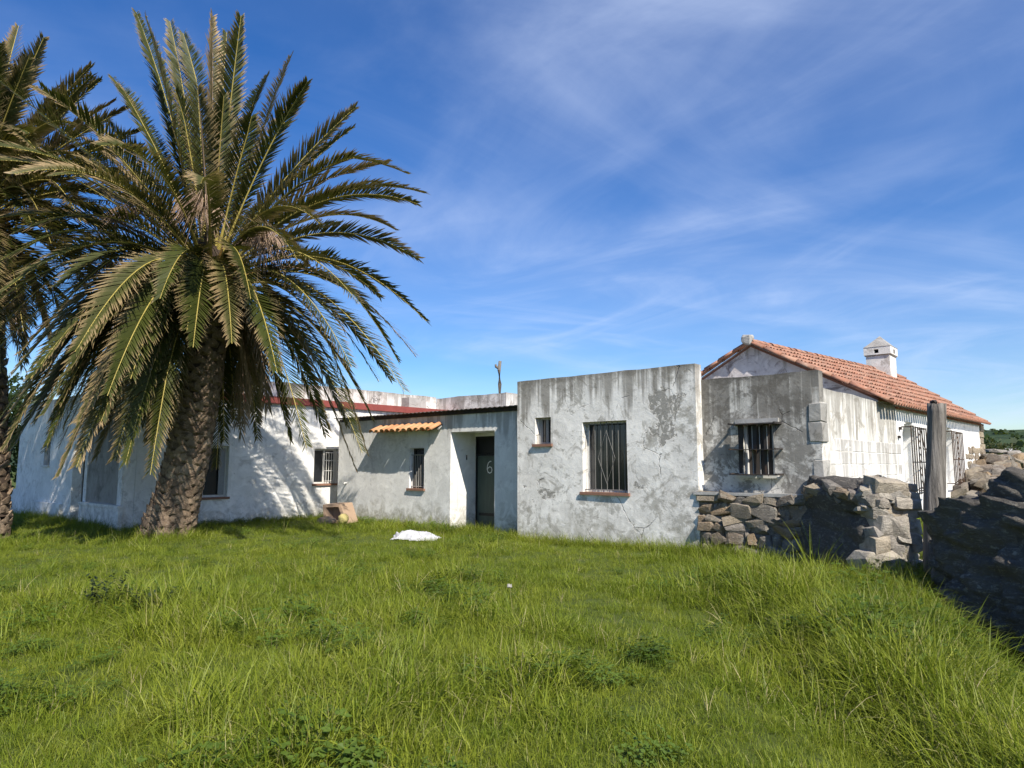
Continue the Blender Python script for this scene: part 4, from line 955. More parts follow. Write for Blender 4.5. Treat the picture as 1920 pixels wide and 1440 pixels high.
# ------------------------------------------------------------------ palms
def frond_arrays(P0, P2, sag, rnd, width=0.46, twist=0.0, inward=None, dense=1.0, droop=0.16, vee=0.32, thick=0.024):
    """rachis rings and leaflet strips of one feather frond along a curve P0 - P2"""
    P0 = np.array(P0, float); P2 = np.array(P2, float); d = P2 - P0; ln = np.linalg.norm(d); hd = np.array([d[0], d[1], 0])
    hl = np.linalg.norm(hd)
    P1 = P0 + 0.5 * d + np.array([0, 0, 1.0]) * sag + (np.array([-hd[0], -hd[1], 0]) / max(hl, .01)) * (-0.0)
    if d[2] > 2.0: P1 = P0 + 0.55 * d - 0.16 * hd          # upright fronds start steep and flare out at the end
    kink = rnd.uniform(.62, .85) if rnd.random() < .22 else 2; kv = np.array([rnd.uniform(-1, 1), rnd.uniform(-1, 1), -1.4]) * .55
    B = lambda t: (1 - t) ** 2 * P0 + 2 * t * (1 - t) * P1 + t * t * P2 + max(0, t - kink) * kv * ln * .35
    dB = lambda t: 2 * (1 - t) * (P1 - P0) + 2 * t * (P2 - P1) + (kv * ln * .35 if t > kink else 0)
    up = np.array([0, 0, 1.0]); inw = -hd / max(hl, .01)
    def frame(t):
        T = dB(t); T /= np.linalg.norm(T)
        ref = up + 0.7 * inw * max(0, T[2]); N = ref - T * ref.dot(T); N /= np.linalg.norm(N)
        a = twist * t; Sd = np.cross(T, N); N2 = N * math.cos(a) + Sd * math.sin(a); return T, N2, np.cross(T, N2)
    rv, rf = [], []
    nr = 16
    for i in range(nr + 1):
        t = i / nr; T, N, Sd = frame(t); p = B(t); r = thick * (1 - 0.86 * t) + 0.004; w = r * (2.2 - 1.2 * min(1, t * 4))
        rv += [p + Sd * w, p + N * r * .8, p - Sd * w, p - N * r * .9]
    for i in range(nr):
        for k in range(4): rf.append((i * 4 + k, i * 4 + (k + 1) % 4, (i + 1) * 4 + (k + 1) % 4, (i + 1) * 4 + k))
    lv, lf, la = [], [], []
    n = int(125 * dense * ln / 5.0)
    for i in range(n):
        t = 0.13 + 0.865 * i / n; T, N, Sd = frame(t); p = B(t)
        prof = (0.35 + 0.65 * sstep(0.13, 0.34, t)) * (1 - 0.62 * sstep(0.72, 1.0, t))
        for sg in (-1, 1):
            L = width * prof * rnd.uniform(0.82, 1.15); fw = 0.60 + 0.95 * t + rnd.uniform(-.2, .2); ve = vee + rnd.uniform(-.22, .22)
            dr = Sd * sg + N * ve + T * fw; dr /= np.linalg.norm(dr)
            w = N * 1.0 - Sd * sg * 0.3; w = w - dr * w.dot(dr); w /= np.linalg.norm(w)
            wd = np.cross(dr, w) * 0.85 + w * 0.5; wd /= np.linalg.norm(wd); hw = 0.0175 * rnd.uniform(.8, 1.25)
            tt = p + rnd.uniform(-.01, .01) * T; bend = droop * rnd.uniform(.5, 1.4)
            m1 = tt + dr * L * .5 - up * L * bend * .12; e1 = tt + dr * L * .97 - up * L * bend * .5 + np.array([rnd.uniform(-1, 1), rnd.uniform(-1, 1), rnd.uniform(-1, 1)]) * .02
            b = len(lv); lv += [tt - wd * hw * .5, tt + wd * hw * .5, m1 + wd * hw, m1 - wd * hw, e1]
            lf += [(b, b + 1, b + 2, b + 3), (b + 3, b + 2, b + 4)]; la += [0.0, 0.0, 0.5, 0.5, 1.0]
    return rv, rf, lv, lf, la

def add_frond(parent, org, P0, P2, sag, rnd, mat, **kw):
    rv, rf, lv, lf, la = frond_arrays(P0, P2, sag, rnd, **kw)
    me = bpy.data.meshes.new('frond'); o = np.array(org)
    me.from_pydata([tuple(v - o) for v in lv], [], lf); me.materials.append(mat)
    at = me.attributes.new('tip', 'FLOAT', 'POINT'); at.data.foreach_set('value', la); me.update()
    f = link('frond', me, parent)
    mr = bpy.data.meshes.new('midrib'); mr.from_pydata([tuple(v - o) for v in rv], [], rf); mr.materials.append(M['rachis'] if mat is M['frond'] else M['fibre']); mr.shade_smooth()
    link('midrib', mr, f)

def leaf_base_mesh():
    # a broad pointed scale, thick at its foot
    vs = [(-.5, 0, -.30), (.5, 0, -.30), (.62, .10, .0), (-.62, .10, .0), (-.30, .30, .34), (.30, .30, .34), (0, .36, .52), (-.5, -.2, -.35), (.5, -.2, -.35), (0, -.15, .3), (-.52, -.2, .05), (.52, -.2, .05), (0, .30, -.12)]
    fs = [(0, 1, 12), (1, 2, 12), (3, 0, 12), (2, 5, 12), (4, 3, 12), (5, 6, 12), (6, 4, 12), (0, 7, 8, 1), (1, 8, 11, 2), (0, 3, 10, 7), (2, 11, 9, 5), (3, 4, 9, 10), (4, 6, 9), (5, 9, 6)]
    me = bpy.data.meshes.new('leaf_base'); me.from_pydata(vs, [], fs); me.materials.append(M['bark']); me.update(); return me
LB = leaf_base_mesh()

def palm(label, foot, path, radii, crown, tips, seed, n_fill, n_dead, nscale, width, thin_right=False):
    rnd = random.Random(seed); root = thing('date_palm', label, 'palm tree', foot); org = np.array(foot)
    pts = [Vector(p) for p in path]
    def at(f):
        f *= len(pts) - 1; i = min(int(f), len(pts) - 2); u = f - i; return pts[i].lerp(pts[i + 1], u), radii[i] + (radii[i + 1] - radii[i]) * u
    mb = MB(foot); ps = [at(i / 24) for i in range(25)]; mb.tube([p for p, r in ps], [r * .93 for p, r in ps], 24); trunk = mb.build('trunk', M['bark_core'], root, True)
    H = (pts[-1] - pts[0]).length; rest = []
    for i in range(nscale):
        f = (i + .5) / nscale; p, r = at(f); a = i * R(137.508) + rnd.uniform(-.06, .06); n = Vector((math.cos(a), math.sin(a), 0.0)); tg = Vector((-n.y, n.x, 0))
        s = rnd.uniform(.9, 1.15); n2 = (n + Vector((0, 0, .12))).normalized(); up2 = n2.cross(tg) * -1
        if up2.z < 0: up2 = -up2
        m = Matrix((tg * .25 * s, n2 * rnd.uniform(.14, .24), up2 * .24 * s)).transposed().to_4x4(); m.translation = p + n * (r * .93) - Vector(foot)
        m = m @ Euler((rnd.uniform(-.15, .15), rnd.uniform(-.2, .2), rnd.uniform(-.15, .15))).to_matrix().to_4x4()
        if i < 290: link('leaf_base', LB, trunk, m)
        else: rest.append(m)
    if rest:
        q = MB(); V = [v.co.copy() for v in LB.vertices]; Fs = [tuple(p.vertices) for p in LB.polygons]
        for m in rest: q.add([(m @ v)[:] for v in V], Fs)
        o = q.build('upper_leaf_bases', M['bark'], trunk); o['kind'] = 'stuff'
    # boss of cut stalks under the crown
    c = Vector(crown); q = MB(foot)
    for i in range(150):
        a = i * R(137.508); el = R(-65 + 105 * (i / 150)); d = Vector((math.cos(a) * math.cos(el), math.sin(a) * math.cos(el), math.sin(el)))
        p = c + Vector((0, 0, -.55)) + d * .42; q.tube([p, p + d * .2 + Vector((0, 0, .03)), p + d * rnd.uniform(.34, .55) + Vector((0, 0, .10))], [.085, .06, .02], 4)
    q.build('stalk_boss', M['petiole'], root)
    core = MB(foot); core.tube([c + Vector((0, 0, -1.2)), c + Vector((0, 0, -.8)), c + Vector((0, 0, -.3)), c + Vector((0, 0, .3)), c + Vector((0, 0, .7))], [.40, .55, .55, .35, .1], 14); core.build('crown_heart', M['bark_core'], root, True)
    def go(tip, mat, **kw):
        tip = np.array(tip); d = tip - np.array(crown); hl = math.hypot(d[0], d[1]); dn = d / np.linalg.norm(d)
        st = np.array(crown) + np.array([d[0] / max(hl, .3), d[1] / max(hl, .3), 0]) * min(.34, hl * .2) + np.array([0, 0, -.35 + .5 * max(-.6, dn[2])])
        ln = np.linalg.norm(tip - st)
        if d[2] > 2.0: sag = 0
        else: sag = 0.55 + 0.42 * min(hl, 4.5) * .55 + max(0, -d[2]) * 0.16
        add_frond(root, foot, st, tip, sag, rnd, mat, width=width, twist=rnd.uniform(-.5, .5), **kw)
    for k, t in enumerate(tips): go(t, M['frond'] if k % 9 != 4 else M['browning_frond'])
    for t in tips:                                                      # the hanging skirt is two deep
        if t[2] < 5 and t[0] < -5.6: go((t[0] + rnd.uniform(-.55, .55), t[1] + rnd.uniform(-.7, .7), t[2] + rnd.uniform(-.35, .5)), M['frond'])
    for i in range(n_fill):
        f = (i + .5) / n_fill; a = i * R(137.508) + seed; el = R((38 if thin_right else 70) - (92 if thin_right else 122) * f) + rnd.uniform(-.1, .1); ln = rnd.uniform(4.3, 5.0) * (1 if thin_right else 0.9)
        hx = math.cos(el) * ln; z = math.sin(el) * ln
        if el < 0: hx = max(hx, 1.6)
        if thin_right and math.cos(a) > 0.1 and i % 4: continue
        go(Vector(crown) + Vector((math.cos(a) * hx, math.sin(a) * hx, z)), M['frond'], dense=.85)
    for i in range(n_dead):
        a = i * R(137.508) + 1.0
        if math.sin(a) < -0.35 and thin_right: continue
        r = rnd.uniform(.9, 1.9); ln = rnd.uniform(2.6, 3.7)
        go(Vector(crown) + Vector((math.cos(a) * r, math.sin(a) * r, -ln)), M['dry_frond'], dense=.6, droop=1.2)
    return root, rnd

TIPS = [(-9.49, 16.3, 12.93), (-8.51, 15.0, 11.92), (-8.62, 16.3, 12.68), (-8.1, 16.3, 12.96), (-6.95, 15.0, 11.95), (-7.17, 16.3, 12.39), (-5.74, 13.7, 11.05), (-6.15, 16.3, 11.93), (-5.54, 16.3, 11.75), (-4.12, 13.7, 9.92), (-5.79, 17.8, 11.37), (-3.56, 15.0, 9.7), (-3.9, 16.3, 9.88), (-2.84, 15.0, 8.87), (-2.37, 13.7, 7.93), (-3.71, 17.8, 9.26), (-1.96, 15.0, 7.65), (-1.94, 13.7, 6.9), (-2.05, 15.0, 6.12), (-3.11, 17.8, 7.78), (-1.72, 13.7, 4.45), (-3.43, 17.8, 5.91), (-1.92, 13.7, 3.74), (-2.48, 16.3, 4.38), (-2.12, 13.7, 3.02), (-2.84, 16.3, 3.54), (-2.41, 12.8, 2.28), (-3.26, 16.3, 2.6), (-2.94, 13.7, 1.81), (-4.24, 17.8, 2.55), (-4.79, 17.8, 2.69), (-3.5, 15.0, 1.89), (-4.04, 13.7, 1.91), (-5.19, 16.3, 2.1), (-4.03, 11.8, 3.15), (-2.98, 12.8, 3.38), (-4.83, 11.8, 3.66), (-5.62, 11.8, 3.89), (-6.54, 11.8, 3.05), (-8.65, 12.8, 4.08), (-7.2, 13.7, 2.07), (-7.29, 12.8, 1.65), (-8.19, 12.8, 2.63), (-9.5, 13.7, 2.6), (-9.4, 12.8, 2.33), (-9.94, 13.7, 3.39), (-6.52, 16.3, 2.6), (-6.5, 17.8, 2.42), (-6.75, 16.3, 2.1), (-10.62, 16.3, 1.97), (-12.32, 17.8, 2.55), (-10.88, 17.8, 2.55), (-8.76, 11.8, 5.65), (-10.33, 13.7, 4.91), (-11.7, 15.0, 4.27), (-13.13, 16.3, 6.33), (-11.69, 15.0, 11.16), (-10.25, 16.3, 11.65), (-10.66, 17.8, 11.83), (-11.79, 17.8, 10.46), (-12.0, 15.0, 9.07), (-13.99, 17.8, 9.26), (-7.88, 12.8, 8.19), (-8.14, 11.8, 6.68), (-7.04, 13.7, 9.59), (-5.34, 13.7, 9.0), (-6.02, 13.7, 9.24), (-6.15, 12.8, 8.96), (-3.38, 11.8, 5.8), (-6.12, 11.8, 4.45), (-4.54, 11.8, 4.45), (-9.04, 12.6, 2.66), (-9.0, 13.3, 2.31), (-8.28, 12.6, 2.86), (-8.26, 13.3, 1.95), (-7.47, 12.6, 2.37), (-7.93, 13.3, 1.7), (-6.98, 12.6, 1.58), (-7.14, 13.3, 2.31), (-9.57, 13.3, 1.85), (-9.29, 13.3, 3.45), (-8.04, 12.6, 3.65), (-7.88, 13.3, 3.86), (-8.51, 12.6, 4.65), (-6.95, 13.3, 3.97)]
TIPS2 = [(-12.87, 16.9, 12.96), (-11.2, 14.3, 11.06), (-11.64, 15.6, 11.51), (-10.61, 16.9, 11.46), (-10.23, 16.9, 10.88), (-9.32, 14.3, 8.11), (-10.24, 14.3, 6.69), (-10.71, 14.3, 5.52), (-11.29, 16.9, 7.61), (-10.87, 14.3, 3.47), (-11.98, 16.9, 4.48), (-12.43, 16.9, 5.15), (-10.78, 16.9, 9.87), (-13.65, 15.6, 12.48), (-13.06, 14.3, 11.06), (-14.25, 16.9, 13.53), (-10.75, 14.3, 10.19), (-9.8, 13.4, 8.27), (-10.17, 13.4, 4.41)]
p1, rnd1 = palm('large date palm with leaning scaly trunk in front of the white wing', (-7.33, 15.25, 0), [(-7.55, 15.3, -.2), (-7.48, 15.3, .15), (-7.28, 15.28, .9), (-7.10, 15.25, 1.7), (-6.97, 15.2, 2.6), (-6.78, 15.1, 3.6), (-6.66, 15.0, 5.0), (-6.68, 15.0, 5.9)],
    [.58, .55, .46, .43, .43, .39, .41, .46], (-6.68, 15.0, 6.1), TIPS, 7, 70, 34, 440, 0.56, True)
p2, rnd2 = palm('second date palm at the left edge with its shaded trunk partly out of view', (-11.45, 15.2, 0), [(-11.5, 15.2, -.2), (-11.45, 15.2, .4), (-11.55, 15.25, 1.8), (-11.75, 15.3, 3.4), (-12.2, 15.6, 5.4), (-12.75, 15.8, 7.2)],
    [.58, .52, .45, .42, .42, .45], (-12.75, 15.8, 7.7), TIPS2, 19, 96, 20, 300, 0.54)
# dry flower stalks
def strands(parent, foot, c, out, n, L, rnd):
    q = MB(foot); c = Vector(c); out = Vector(out).normalized()
    for i in range(n):
        d = (out * .8 + Vector((rnd.gauss(0, .55), rnd.gauss(0, .3), rnd.gauss(.25, .35)))).normalized(); l = L * rnd.uniform(.6, 1.1); p1_ = c + d * l * .45; p2_ = c + d * l * .75 + Vector((0, 0, -l * .42)); q.tube([c + d * .05, p1_, p2_], [.007, .006, .004], 3, False)
    q.build('dry_flower_cluster', M['fibre'], parent)
strands(p1, (-7.33, 15.25, 0), (-6.55, 14.2, 6.95), (0, -1, -.1), 240, 1.0, rnd1)
strands(p1, (-7.33, 15.25, 0), (-5.3, 14.25, 6.25), (.5, -.7, -.2), 220, 1.0, rnd1)
strands(p1, (-7.33, 15.25, 0), (-7.9, 14.1, 6.75), (-.5, -.8, -.1), 150, 0.9, rnd1)

# ------------------------------------------------------------------ leafy trees and bushes
def leaf_bush(name, label, cat, loc, rad, n, size, mat, seed, trunk_h=0.0, lumps=7):
    rnd = random.Random(seed); root = thing(name, label, cat, loc); cs = []
    for i in range(lumps):
        a = rnd.uniform(0, 6.28); u = rnd.uniform(0.1, .65); cs.append((Vector((math.cos(a) * rad[0] * u, math.sin(a) * rad[1] * u, trunk_h + rad[2] * rnd.uniform(.35, 1.25))), rnd.uniform(.35, .6)))
    vs, fs, la = [], [], []
    for i in range(n):
        c, k = rnd.choice(cs); d = Vector((rnd.gauss(0, 1), rnd.gauss(0, 1), rnd.gauss(0, 1))).normalized(); r = rnd.uniform(.45, 1.0) ** .5
        p = c + Vector((d.x * rad[0] * k * r, d.y * rad[1] * k * r, d.z * rad[2] * k * r)); p.z = max(p.z, .02)
        t = (d + Vector((rnd.gauss(0, .6), rnd.gauss(0, .6), rnd.gauss(0, .6)))).normalized(); s = t.cross(Vector((rnd.gauss(0, 1), rnd.gauss(0, 1), rnd.gauss(0, 1)))).normalized(); z = size * rnd.uniform(.6, 1.3)
        b = len(vs); vs += [p, p + t * z * .5 + s * z * .26, p + t * z, p + t * z * .5 - s * z * .26]; fs.append((b, b + 1, b + 2, b + 3)); la += [0, .5, 1, .5]
    me = bpy.data.meshes.new('crown'); me.from_pydata([tuple(v) for v in vs], [], fs); me.materials.append(mat); at = me.attributes.new('tip', 'FLOAT', 'POINT'); at.data.foreach_set('value', [x * .5 for x in la]); me.update(); link('crown', me, root)
    mb = MB()
    for c, k in cs: mb.tube([Vector((0, 0, -.1)), Vector((c.x * .3, c.y * .3, c.z * .5)), c], [.05 * max(rad), .03 * max(rad), .012 * max(rad)], 6)
    mb.build('stems', M['bark_core'], root); return root
leaf_bush('bush', 'dark leafy tree behind the far end of the white wing', 'tree', (-20.2, 27.0, 0), (3.2, 2.2, 2.6), 9000, .20, M['leaf'], 3, .8, 14)
leaf_bush('bush', 'olive green bush past the cottage corner, in front of the hill', 'bush', (31.5, 46.0, 0.6), (2.0, 2.0, 1.35), 5000, .20, M['olive_leaf'], 5, .2, 12)
hut = thing('far_house', 'tiny white house below the hill at the right edge', 'house', (104, 150, 1.2), R(-30))
mb = MB(); mb.box((-3.5, -2.5, -1), (3.5, 2.5, 2.6)); mb.build('wall', M['lime_white'], hut)
mb = MB(); mb.add([(-3.9, -2.9, 2.6), (3.9, -2.9, 2.6), (3.9, 2.9, 2.6), (-3.9, 2.9, 2.6), (-3.9, 0, 3.7), (3.9, 0, 3.7)], [(3, 2, 1, 0), (0, 1, 5, 4), (2, 3, 4, 5), (0, 4, 3), (1, 2, 5)]); mb.build('roof', M['concrete'], hut)
mb = MB(); mb.box((-1.5, -2.56, .7), (-.6, -2.502, 1.9)); mb.build('window', M['glass'], hut)
# scrub on the hill: one mass nobody could count
def scrub():
    rnd = random.Random(44); vs, fs = [], []
    for i in range(420):
        a = R(rnd.uniform(18, 62)); d = rnd.uniform(140, 430); x, y = math.sin(a) * d, math.cos(a) * d
        z = 25.5 * sstep(100, 560, d) * (0.94 + 0.10 * fbm(x * 0.006, y * 0.006, 2.0, 3)) + 1.1 * fbm(x * 0.05, y * 0.05, 1.0, 4) - 1.8; s = rnd.uniform(1.0, 3.0)
        for k in range(26):
            dd = Vector((rnd.gauss(0, 1), rnd.gauss(0, 1), abs(rnd.gauss(0, .6)))).normalized() * s; t = Vector((rnd.gauss(0, 1), rnd.gauss(0, 1), rnd.gauss(0, 1))).normalized() * s * .5; u = t.cross(dd).normalized() * s * .45; p = Vector((x, y, z)) + dd * rnd.uniform(.3, 1)
            b = len(vs); vs += [p - t, p + u, p + t, p - u]; fs.append((b, b + 1, b + 2, b + 3))
    me = bpy.data.meshes.new('hill_scrub'); me.from_pydata([tuple(v) for v in vs], [], fs); me.materials.append(M['leaf']); tag(link('hill_scrub', me), kind='stuff')
scrub()

# ------------------------------------------------------------------ small things in the grass
def sack():
    n = 46; mb = MB(); rnd = random.Random(2)
    for j in range(n + 1):
        for i in range(n + 1):
            u, v = i / n * 2 - 1, j / n * 2 - 1; r = math.hypot(u, v * 1.1)
            x, y = u * .50, v * .26; h = .15 * max(0, 1 - r * r * .9) ** .6 * (1 - .75 * math.exp(-((u - .25) / .22) ** 2 - ((v + .5) / .5) ** 2))
            h += .09 * fbm(u * 1.9 + v, v * 1.6, 1, 2) * (1 - .4 * min(1, r)) - .075 * abs(fbm(u * 2.6 + v * 2.2, v * 2.0 - u, 7, 2)) - .10 * math.exp(-((v - .25 * u - .05) / .16) ** 2) * max(0, 1 - r)
            h += .018 * fbm(u * 7 - v * 5, v * 3, 4, 2)
            if r > .85: h *= .6
            x += .06 * fbm(u * 2, v * 2, 8, 2); y += .10 * fbm(u * 1.3, v * 1.3, 6, 2)
            mb.v.append((x, y, h + .05))
    w = n + 1; mb.f = [(j * w + i, j * w + i + 1, (j + 1) * w + i + 1, (j + 1) * w + i) for j in range(n) for i in range(n) if math.hypot(i / n * 2 - 1, (j / n * 2 - 1)) < 1.12 + .15 * fbm(i * .2, j * .2, 3)]
    o = mb.build('plastic_sack', M['sack'], None, True); o.location = (-1.98, 14.6, gz(-1.98, 14.6)); o.rotation_euler = (R(6), 0, R(-12))
    o.modifiers.new('thickness', 'SOLIDIFY').thickness = .004
    tag(o, 'crumpled white plastic sack lying in the grass before the wash house', 'sack')
sack()
tr = thing('clay_trough', 'upturned clay trough leaning on a stone at the wash house corner', 'trough', (-4.62, 18.35, gz(-4.6, 18.3)), R(-12))
mb = MB()
q = [(-.28, -.05, .05), (.36, -.05, .02), (.16, -.02, .52), (-.34, -.02, .50)]; qi = [(-.20, -.06, .10), (.27, -.06, .08), (.11, -.03, .45), (-.26, -.03, .43)]
bk = [(x + .16, y + .36, z + .03) for x, y, z in q]
ins = [(x + .08, y + .28, z) for x, y, z in qi]
mb.add(q + qi + bk + ins, [f for k in range(4) for f in ((k, (k + 1) % 4, 4 + (k + 1) % 4, 4 + k), (k, 8 + k, 8 + (k + 1) % 4, (k + 1) % 4), (4 + k, 4 + (k + 1) % 4, 12 + (k + 1) % 4, 12 + k))] + [(12, 13, 14, 15), (11, 10, 9, 8)])
mb.build('trough_body', M['clay'], tr)
st = thing('loose_stone', 'yellow lichened stone lying in front of the upturned clay trough', 'stone', (-4.33, 18.0, gz(-4.3, 18.0)))
m = rough_stone(71); m.materials.append(M['yellow_stone']); link('stone_body', m, st, Matrix.Translation((.02, 0, .17)) @ Matrix.Diagonal((.32, .3, .34, 1)))
st = thing('loose_stone', 'brown brick-like slab half sunk in grass under the clay trough', 'stone', (-4.72, 17.95, gz(-4.7, 17.95)))
m = rough_stone(74); m.materials.append(M['clay']); link('stone_body', m, st, Matrix.Translation((0, 0, .13)) @ Matrix.Diagonal((.62, .3, .26, 1)))
sc = MB()
for j in range(7):
    for i in range(7): sc.v.append(((i - 3) * .009 + .01 * fbm(i, j, 1), (j - 3) * .008, .20 + .03 * fbm(i * .7, j * .7, 2)))
sc.f = [(j * 7 + i, j * 7 + i + 1, j * 7 + i + 8, j * 7 + i + 7) for j in range(6) for i in range(6)]
o = sc.build('paper_scrap', M['iron_light'], None, True); o.location = (-.03, 8.6, gz(-.03, 8.6) + .03); o.rotation_euler = (R(50), 0, 0); o.modifiers.new('thickness', 'SOLIDIFY').thickness = .003; tag(o, 'small pale grey scrap of litter caught in the middle of the lawn', 'litter')

# ------------------------------------------------------------------ grass
def put_tip(me, la):
    at = me.attributes.new('tip', 'FLOAT', 'POINT'); at.data.foreach_set('value', [x[0] if isinstance(x, tuple) else x for x in la])
    at = me.attributes.new('hue', 'FLOAT', 'POINT'); at.data.foreach_set('value', [x[1] if isinstance(x, tuple) else 0.3 for x in la]); me.update()
def blade(vs, fs, la, base, az, L, w, lean, curl, rnd, seg=3):
    d = Vector((math.cos(az), math.sin(az), 0)); s = Vector((-d.y, d.x, 0)); tw = rnd.uniform(-.8, .8); s = (s * math.cos(tw) + d * math.sin(tw)); p = Vector(base); ang = lean; b = len(vs); q = rnd.random()
    for k in range(seg + 1):
        f = k / seg; ww = w * (1 - f ** 1.6) * (0.75 + .25 * min(1, f * 4))
        if k < seg: vs.append(p - s * ww); vs.append(p + s * ww); la += [(f, q), (f, q)]
        else: vs.append(p.copy()); la.append((1.0, q))
        p = p + (d * math.sin(ang) + Vector((0, 0, math.cos(ang)))) * (L / seg); ang += curl / seg
    for k in range(seg - 1): fs.append((b + 2 * k, b + 2 * k + 1, b + 2 * k + 3, b + 2 * k + 2))
    fs.append((b + 2 * (seg - 1), b + 2 * (seg - 1) + 1, b + 2 * seg))
tuft_col = bpy.data.collections.new('tuft_shapes')
def tuft(name, mat, n, rad, Lr, wr, lean, curl, seed, wind=0.0, seg=3):
    rnd = random.Random(seed); vs, fs, la = [], [], []
    for i in range(n):
        a = rnd.uniform(0, 6.283); r = rad * math.sqrt(rnd.random()); az = a + rnd.gauss(0, .9)
        if rnd.random() < wind: az = rnd.gauss(0, .5)
        blade(vs, fs, la, (math.cos(a) * r, math.sin(a) * r, -.02), az, rnd.uniform(*Lr), rnd.uniform(*wr), abs(rnd.gauss(*lean)), rnd.uniform(*curl), rnd, seg)
    finish_tuft(name, vs, fs, la, mat)
def finish_tuft(name, vs, fs, la, mat):
    me = bpy.data.meshes.new(name); me.from_pydata([tuple(v) for v in vs], [], fs); me.materials.append(mat); put_tip(me, la)
    tuft_col.objects.link(bpy.data.objects.new(name, me))
def broad(name, mat, n, rad, size, seed, h=.16):
    rnd = random.Random(seed); vs, fs, la = [], [], []
    for i in range(n):
        a = rnd.uniform(0, 6.283); r = rad * math.sqrt(rnd.random()); z = h * rnd.uniform(.35, 1.1); p = Vector((math.cos(a) * r, math.sin(a) * r, z)); b = len(vs)
        vs += [p * 0.6 + Vector((0, 0, -z * .6)), p * .6 + Vector((.004, 0, -z * .6)), p]; fs.append((b, b + 1, b + 2)); la += [0, 0, .2]
        for k in range(3):
            az = a + rnd.uniform(0, 6.28); t = Vector((math.cos(az), math.sin(az), rnd.uniform(-.2, .5))).normalized(); s = t.cross(Vector((0, 0, 1))).normalized(); z_ = size * rnd.uniform(.7, 1.3); b = len(vs)
            vs += [p, p + t * z_ * .55 + s * z_ * .36, p + t * z_ - Vector((0, 0, z_ * .15)), p + t * z_ * .55 - s * z_ * .36]; fs.append((b, b + 1, b + 2, b + 3)); la += [0, .3, .5, .3]
    finish_tuft(name, vs, fs, la, mat)
for i in range(6): tuft('tuft_a%02d' % i, M['grass'], 36, .13, (.07, .18), (.0020, .0040), (.65, .5), (-.6, 2.6), 100 + i, .1)          # 0-5 short, matted
for i in range(5): tuft('tuft_b%02d' % i, M['grass'], 26, .14, (.18, .38), (.0022, .0045), (.7, .5), (.2, 3.0), 200 + i, .15, 5)      # 6-10 long, bent over
for i in range(2): broad('tuft_c%02d' % i, M['weed'], 26, .14, .034, 300 + i)                                                            # 11-12 clover-like
tuft('tuft_d00', M['straw'], 9, .14, (.15, .35), (.0016, .003), (.8, .4), (.2, 1.2), 400)                                                # 13 dry blades
broad('tuft_e00', M['darkweed'], 30, .15, .05, 500, .26)                                                                                  # 14 dark weed

